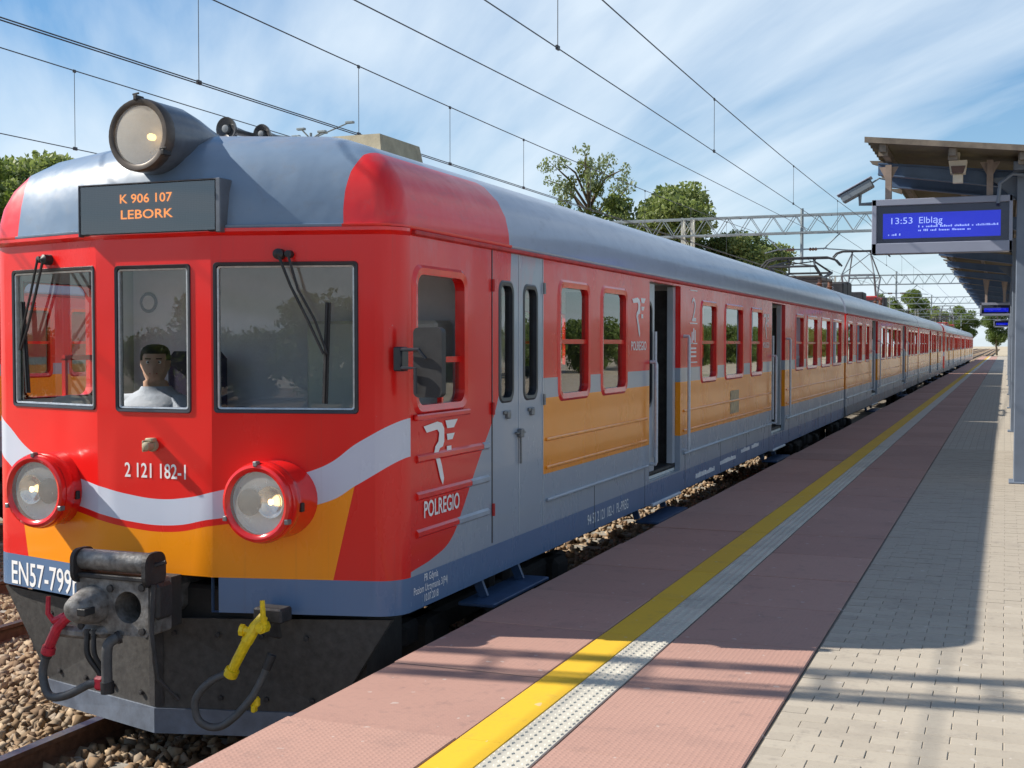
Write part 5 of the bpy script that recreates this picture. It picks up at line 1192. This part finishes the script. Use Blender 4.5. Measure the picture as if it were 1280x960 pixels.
b = MB(); b.prism([(-0.605, 3.625), (-0.445, 3.625), (-0.47, 3.545), (-0.59, 3.545)], lambda a, b_, d: (a, d, b_), 15.13, 15.16); b.build('grille', 'speaker_brown', ls)
b = MB(); b.cbox((-0.585, 15.2, 3.44), (-0.475, 15.28, 3.54), 0.006); b.cbox((-0.55, 15.24, 3.5), (-0.51, 15.30, 3.8), 0.006); b.build('bracket', 'speaker_white', ls)

# ------------------------------------------------------------------ trees and background
def leaf_cloud(centres, radii, n_each, size, mat, flat=0.85):
    P = []; 
    for c, r in zip(centres, radii):
        n = max(4, int(n_each*(r**2)))
        d = RNG.normal(size=(n, 3)); d /= np.linalg.norm(d, axis=1)[:, None]; rr = r*RNG.uniform(0.25, 1.0, (n, 1))**0.6
        P.append(np.array(c)+d*rr*np.array([1, 1, flat]))
    P = np.concatenate(P); n = len(P)
    a = RNG.normal(size=(n, 3)); a /= np.linalg.norm(a, axis=1)[:, None]; b = np.cross(a, RNG.normal(size=(n, 3))); b /= np.linalg.norm(b, axis=1)[:, None]
    s = size*RNG.uniform(0.6, 1.3, (n, 1))
    V = np.stack([P-a*s, P+b*s*0.55, P+a*s, P-b*s*0.55], 1).reshape(-1, 3)
    F = np.arange(n*4).reshape(-1, 4)
    return arrays('crown', V, F, [mat])
def tree_meshes(h, rw, mat, sparse=False, seed=0, leaf=0.16, dens=150, low=0.25):
    global RNG
    RNG = np.random.default_rng(seed); rd = random.Random(seed)
    t = MB(); t.tube([(0,0,0), (0.05*h*0.3, 0, h*0.3), (0.02*h, 0.02*h, h*0.6), (0, 0, h*0.92)], [h*0.022, h*0.017, h*0.011, h*0.003], 9)
    cs, rs = [], []
    nb = 30 if not sparse else 26
    for i in range(nb):
        z = h*rd.uniform(low+0.03, 0.9); a = rd.uniform(0, 6.28); env = math.sin(math.pi*min(1, max(0.05, (z/h-low*0.7)/(1.08-low*0.7))))**0.6
        L = rw*env*rd.uniform(0.55, 1.0); e = (L*math.cos(a), L*math.sin(a), min(z+L*rd.uniform(0.15, 0.6), h*0.99))
        t.tube([(0.01*h, 0.01*h, z*0.86), (e[0]*0.5, e[1]*0.5, z*0.9+e[2]*0.1), e], [h*0.008, h*0.005, h*0.0015], 5)
        r = rw*(rd.uniform(0.22, 0.42) if not sparse else rd.uniform(0.10, 0.20))
        cs.append(e); rs.append(r)
        for k in range(2 if not sparse else 3):
            f = rd.uniform(0.45, 0.95); j = rw*0.22
            cs.append((e[0]*f+rd.uniform(-j, j), e[1]*f+rd.uniform(-j, j), z*0.9*(1-f)+e[2]*f+rd.uniform(-j, j)*0.8)); rs.append(r*rd.uniform(0.55, 0.95))
    if not sparse: cs.append((0, 0, h*0.9)); rs.append(rw*0.3)
    return t.mesh('trunk', 'bark', 40), leaf_cloud(cs, rs, dens, leaf, mat), cs
def tree(meshes, loc, label, group=None, sc=1.0, rz=0.0, name='tree', cat='tree', sz=None):
    root = empty(name, loc, label, cat, group, rz); root.scale = (sc, sc, sz or sc)
    link('trunk', meshes[0], root, (0,0,0)); link('crown', meshes[1], root, (0,0,0)); return root
TA_ = tree_meshes(16, 5.2, 'leaf', seed=3, leaf=0.21, dens=230); TB_ = tree_meshes(13, 4.6, 'leaf_pale', seed=5, leaf=0.19, dens=270); TC_ = tree_meshes(15, 4.4, 'leaf_dark', seed=9, leaf=0.20, dens=230); TD_ = tree_meshes(20, 5.0, 'leaf_grey', True, seed=21, leaf=0.16, dens=115, low=0.35)
SH = tree_meshes(3.4, 2.6, 'leaf', seed=12, leaf=0.13, dens=220, low=0.05)
t1 = tree(TD_, (-31.5, 96, -1.2), 'tall sparse tree with round mistletoe clumps behind the train roof', sc=0.78, sz=0.985)
RNG = np.random.default_rng(4)
mc = [(1.6, -1.0, 15.3), (0.2, -1.4, 17.0), (-2.0, -1.0, 14.2), (2.9, -0.6, 14.2), (-0.6, -1.5, 12.6), (1.1, -1.3, 13.2), (-2.9, -0.5, 11.6), (-1.2, -1.2, 15.9)]
for c in mc: link('mistletoe', leaf_cloud([c], [random.uniform(0.62, 0.95)], 700, 0.12, 'mistletoe', 1.0), t1, (0,0,0))
tree(TB_, (-26.3, 98, -1.2), 'bushy pale green tree behind the nearest gantry, left of two', sc=1.12, rz=1.0)
tree(TB_, (-20.0, 100, -1.2), 'rounder pale green tree behind the nearest gantry, right of two', sc=0.86, rz=2.6)
tree(TA_, (-24.5, 110, -1.2), 'deeper green tree filling in behind the two pale trees', sc=0.68, rz=0.6)
fo = [(-56,55,0.84,0),(-60,61,1.05,1),(-58,64,0.89,2),(-64,69,0.91,0),(-61,71,1.16,1),(-60,75,1.06,2),(-64,80,0.95,0),(-74,88,1.20,1),(-58,49,0.90,2),(-70,76,1.03,0),(-62,67,0.86,0)]
for i, (x, y, s, k) in enumerate(fo): tree((TA_, TB_, TC_)[k], (x, y, -1.2), 'green tree in the wooded row beyond the tracks at left', 'trees in the wood at left', s*0.98, rz=i*1.3)
for i, (x, y, s) in enumerate([(-48,86,1.1),(-50,92,1.0),(-47,99,1.2),(-46,106,1.05),(-44,113,1.2),(-46,120,1.1),(-41,127,1.2),(-43,134,1.2),(-38,141,1.1),(-40,149,1.3),(-36,157,1.2),(-54,80,1.1),(-58,86,1.2),(-34,166,1.3)]):
    tree(SH, (x, y, -1.2), 'low green shrub along the far side of the tracks', 'shrubs beyond the tracks', s*1.7, rz=i*0.9, name='shrub', cat='shrub')
for i, (x, y, s, k) in enumerate([(-33,230,0.75,0),(-25,255,0.8,2),(-16,290,0.8,1),(-10,310,0.72,0),(-2,330,0.8,2),(7,320,0.75,1),(16,300,0.8,0),(-40,210,0.7,1),(-19,270,0.85,0),(26,310,0.9,2)]):
    tree((TA_, TB_, TC_)[k], (x, y, -1.2), 'distant tree at the end of the line near the vanishing point', 'distant trees at the end of the line', s, rz=i*0.7)
# trees behind the camera, mirrored in the windscreens
for i in range(24):
    tree(SH, (-64+i*4.0, (-14-i*2.6 if i < 11 else -42)-(i*7 % 5), -1.2), 'bush behind the viewer, seen only as a reflection in the train windscreens', 'bushes behind the viewer', 0.85+(i*5 % 7)*0.07, rz=i*1.1, name='shrub', cat='shrub')
for i in range(44):
    tree(SH, (30+(i*7 % 5), 34+i*6.2, -1.2), 'bush right of the platform, seen only as a reflection in the carriage windows', 'bushes right of the platform', 0.78+(i*3 % 5)*0.10+i*0.008, rz=i*1.7, name='shrub', cat='shrub')
lm = empty('lighting_mast', (-41.5, 70, -1.2), 'distant lighting mast with spread arms above the train roof', 'lamp post')
b = MB(); b.tube([(0,0,0), (0,0,8), (0,0,16.3)], [0.20, 0.14, 0.09], 8); b.build('mast', 'galv', lm)
for k, (a, l, dz_) in enumerate(((0.2, 2.6, 0.9), (1.4, 1.2, 0.5), (2.6, 2.0, 0.35), (3.3, 3.0, 0.3), (4.6, 1.0, 0.4), (5.6, 2.0, 0.1))):
    b = MB(); e = (l*math.cos(a), l*math.sin(a), 16.0+dz_); b.tube([(0,0,15.9), e], 0.05, 6); b.cbox((e[0]-0.28, e[1]-0.14, e[2]-0.08), (e[0]+0.28, e[1]+0.14, e[2]+0.06), 0.02); b.build('lamp_arm', 'galv', lm)
def building():
    root = empty('long_building', (-70, 128, -1.2), 'long low white building beyond the tracks, glimpsed through the train windows', 'building'); BASE[root.name] = (0, 0, 0); root.rotation_euler.z = R(-20)
    b = MB(); H = [(-22+i*4, -20+i*4, 1.6, 3.4) for i in range(11)]
    wall(b, lambda a, z, d: (3.0-d, a, z), -24, 24, 0, 5.0, H, 0.2, 0, 0); b.box((-6, -24, 0), (2.7, -23.8, 5.0)); b.box((-6, 23.8, 0), (2.7, 24, 5.0)); b.box((-6.2, -24, 0), (-6, 24, 5.0)); b.build('wall', 'wall_white', root)
    for h in H:
        g_ = MB(); g_.box((2.85, h[0], h[2]), (2.87, h[1], h[3])); g_.build('window', 'disp_dark', root)
    r_ = MB(); r_.box((-6.6, -24.5, 5.01), (3.5, 24.5, 5.3)); r_.build('roof', 'roof_tin', root)
building()
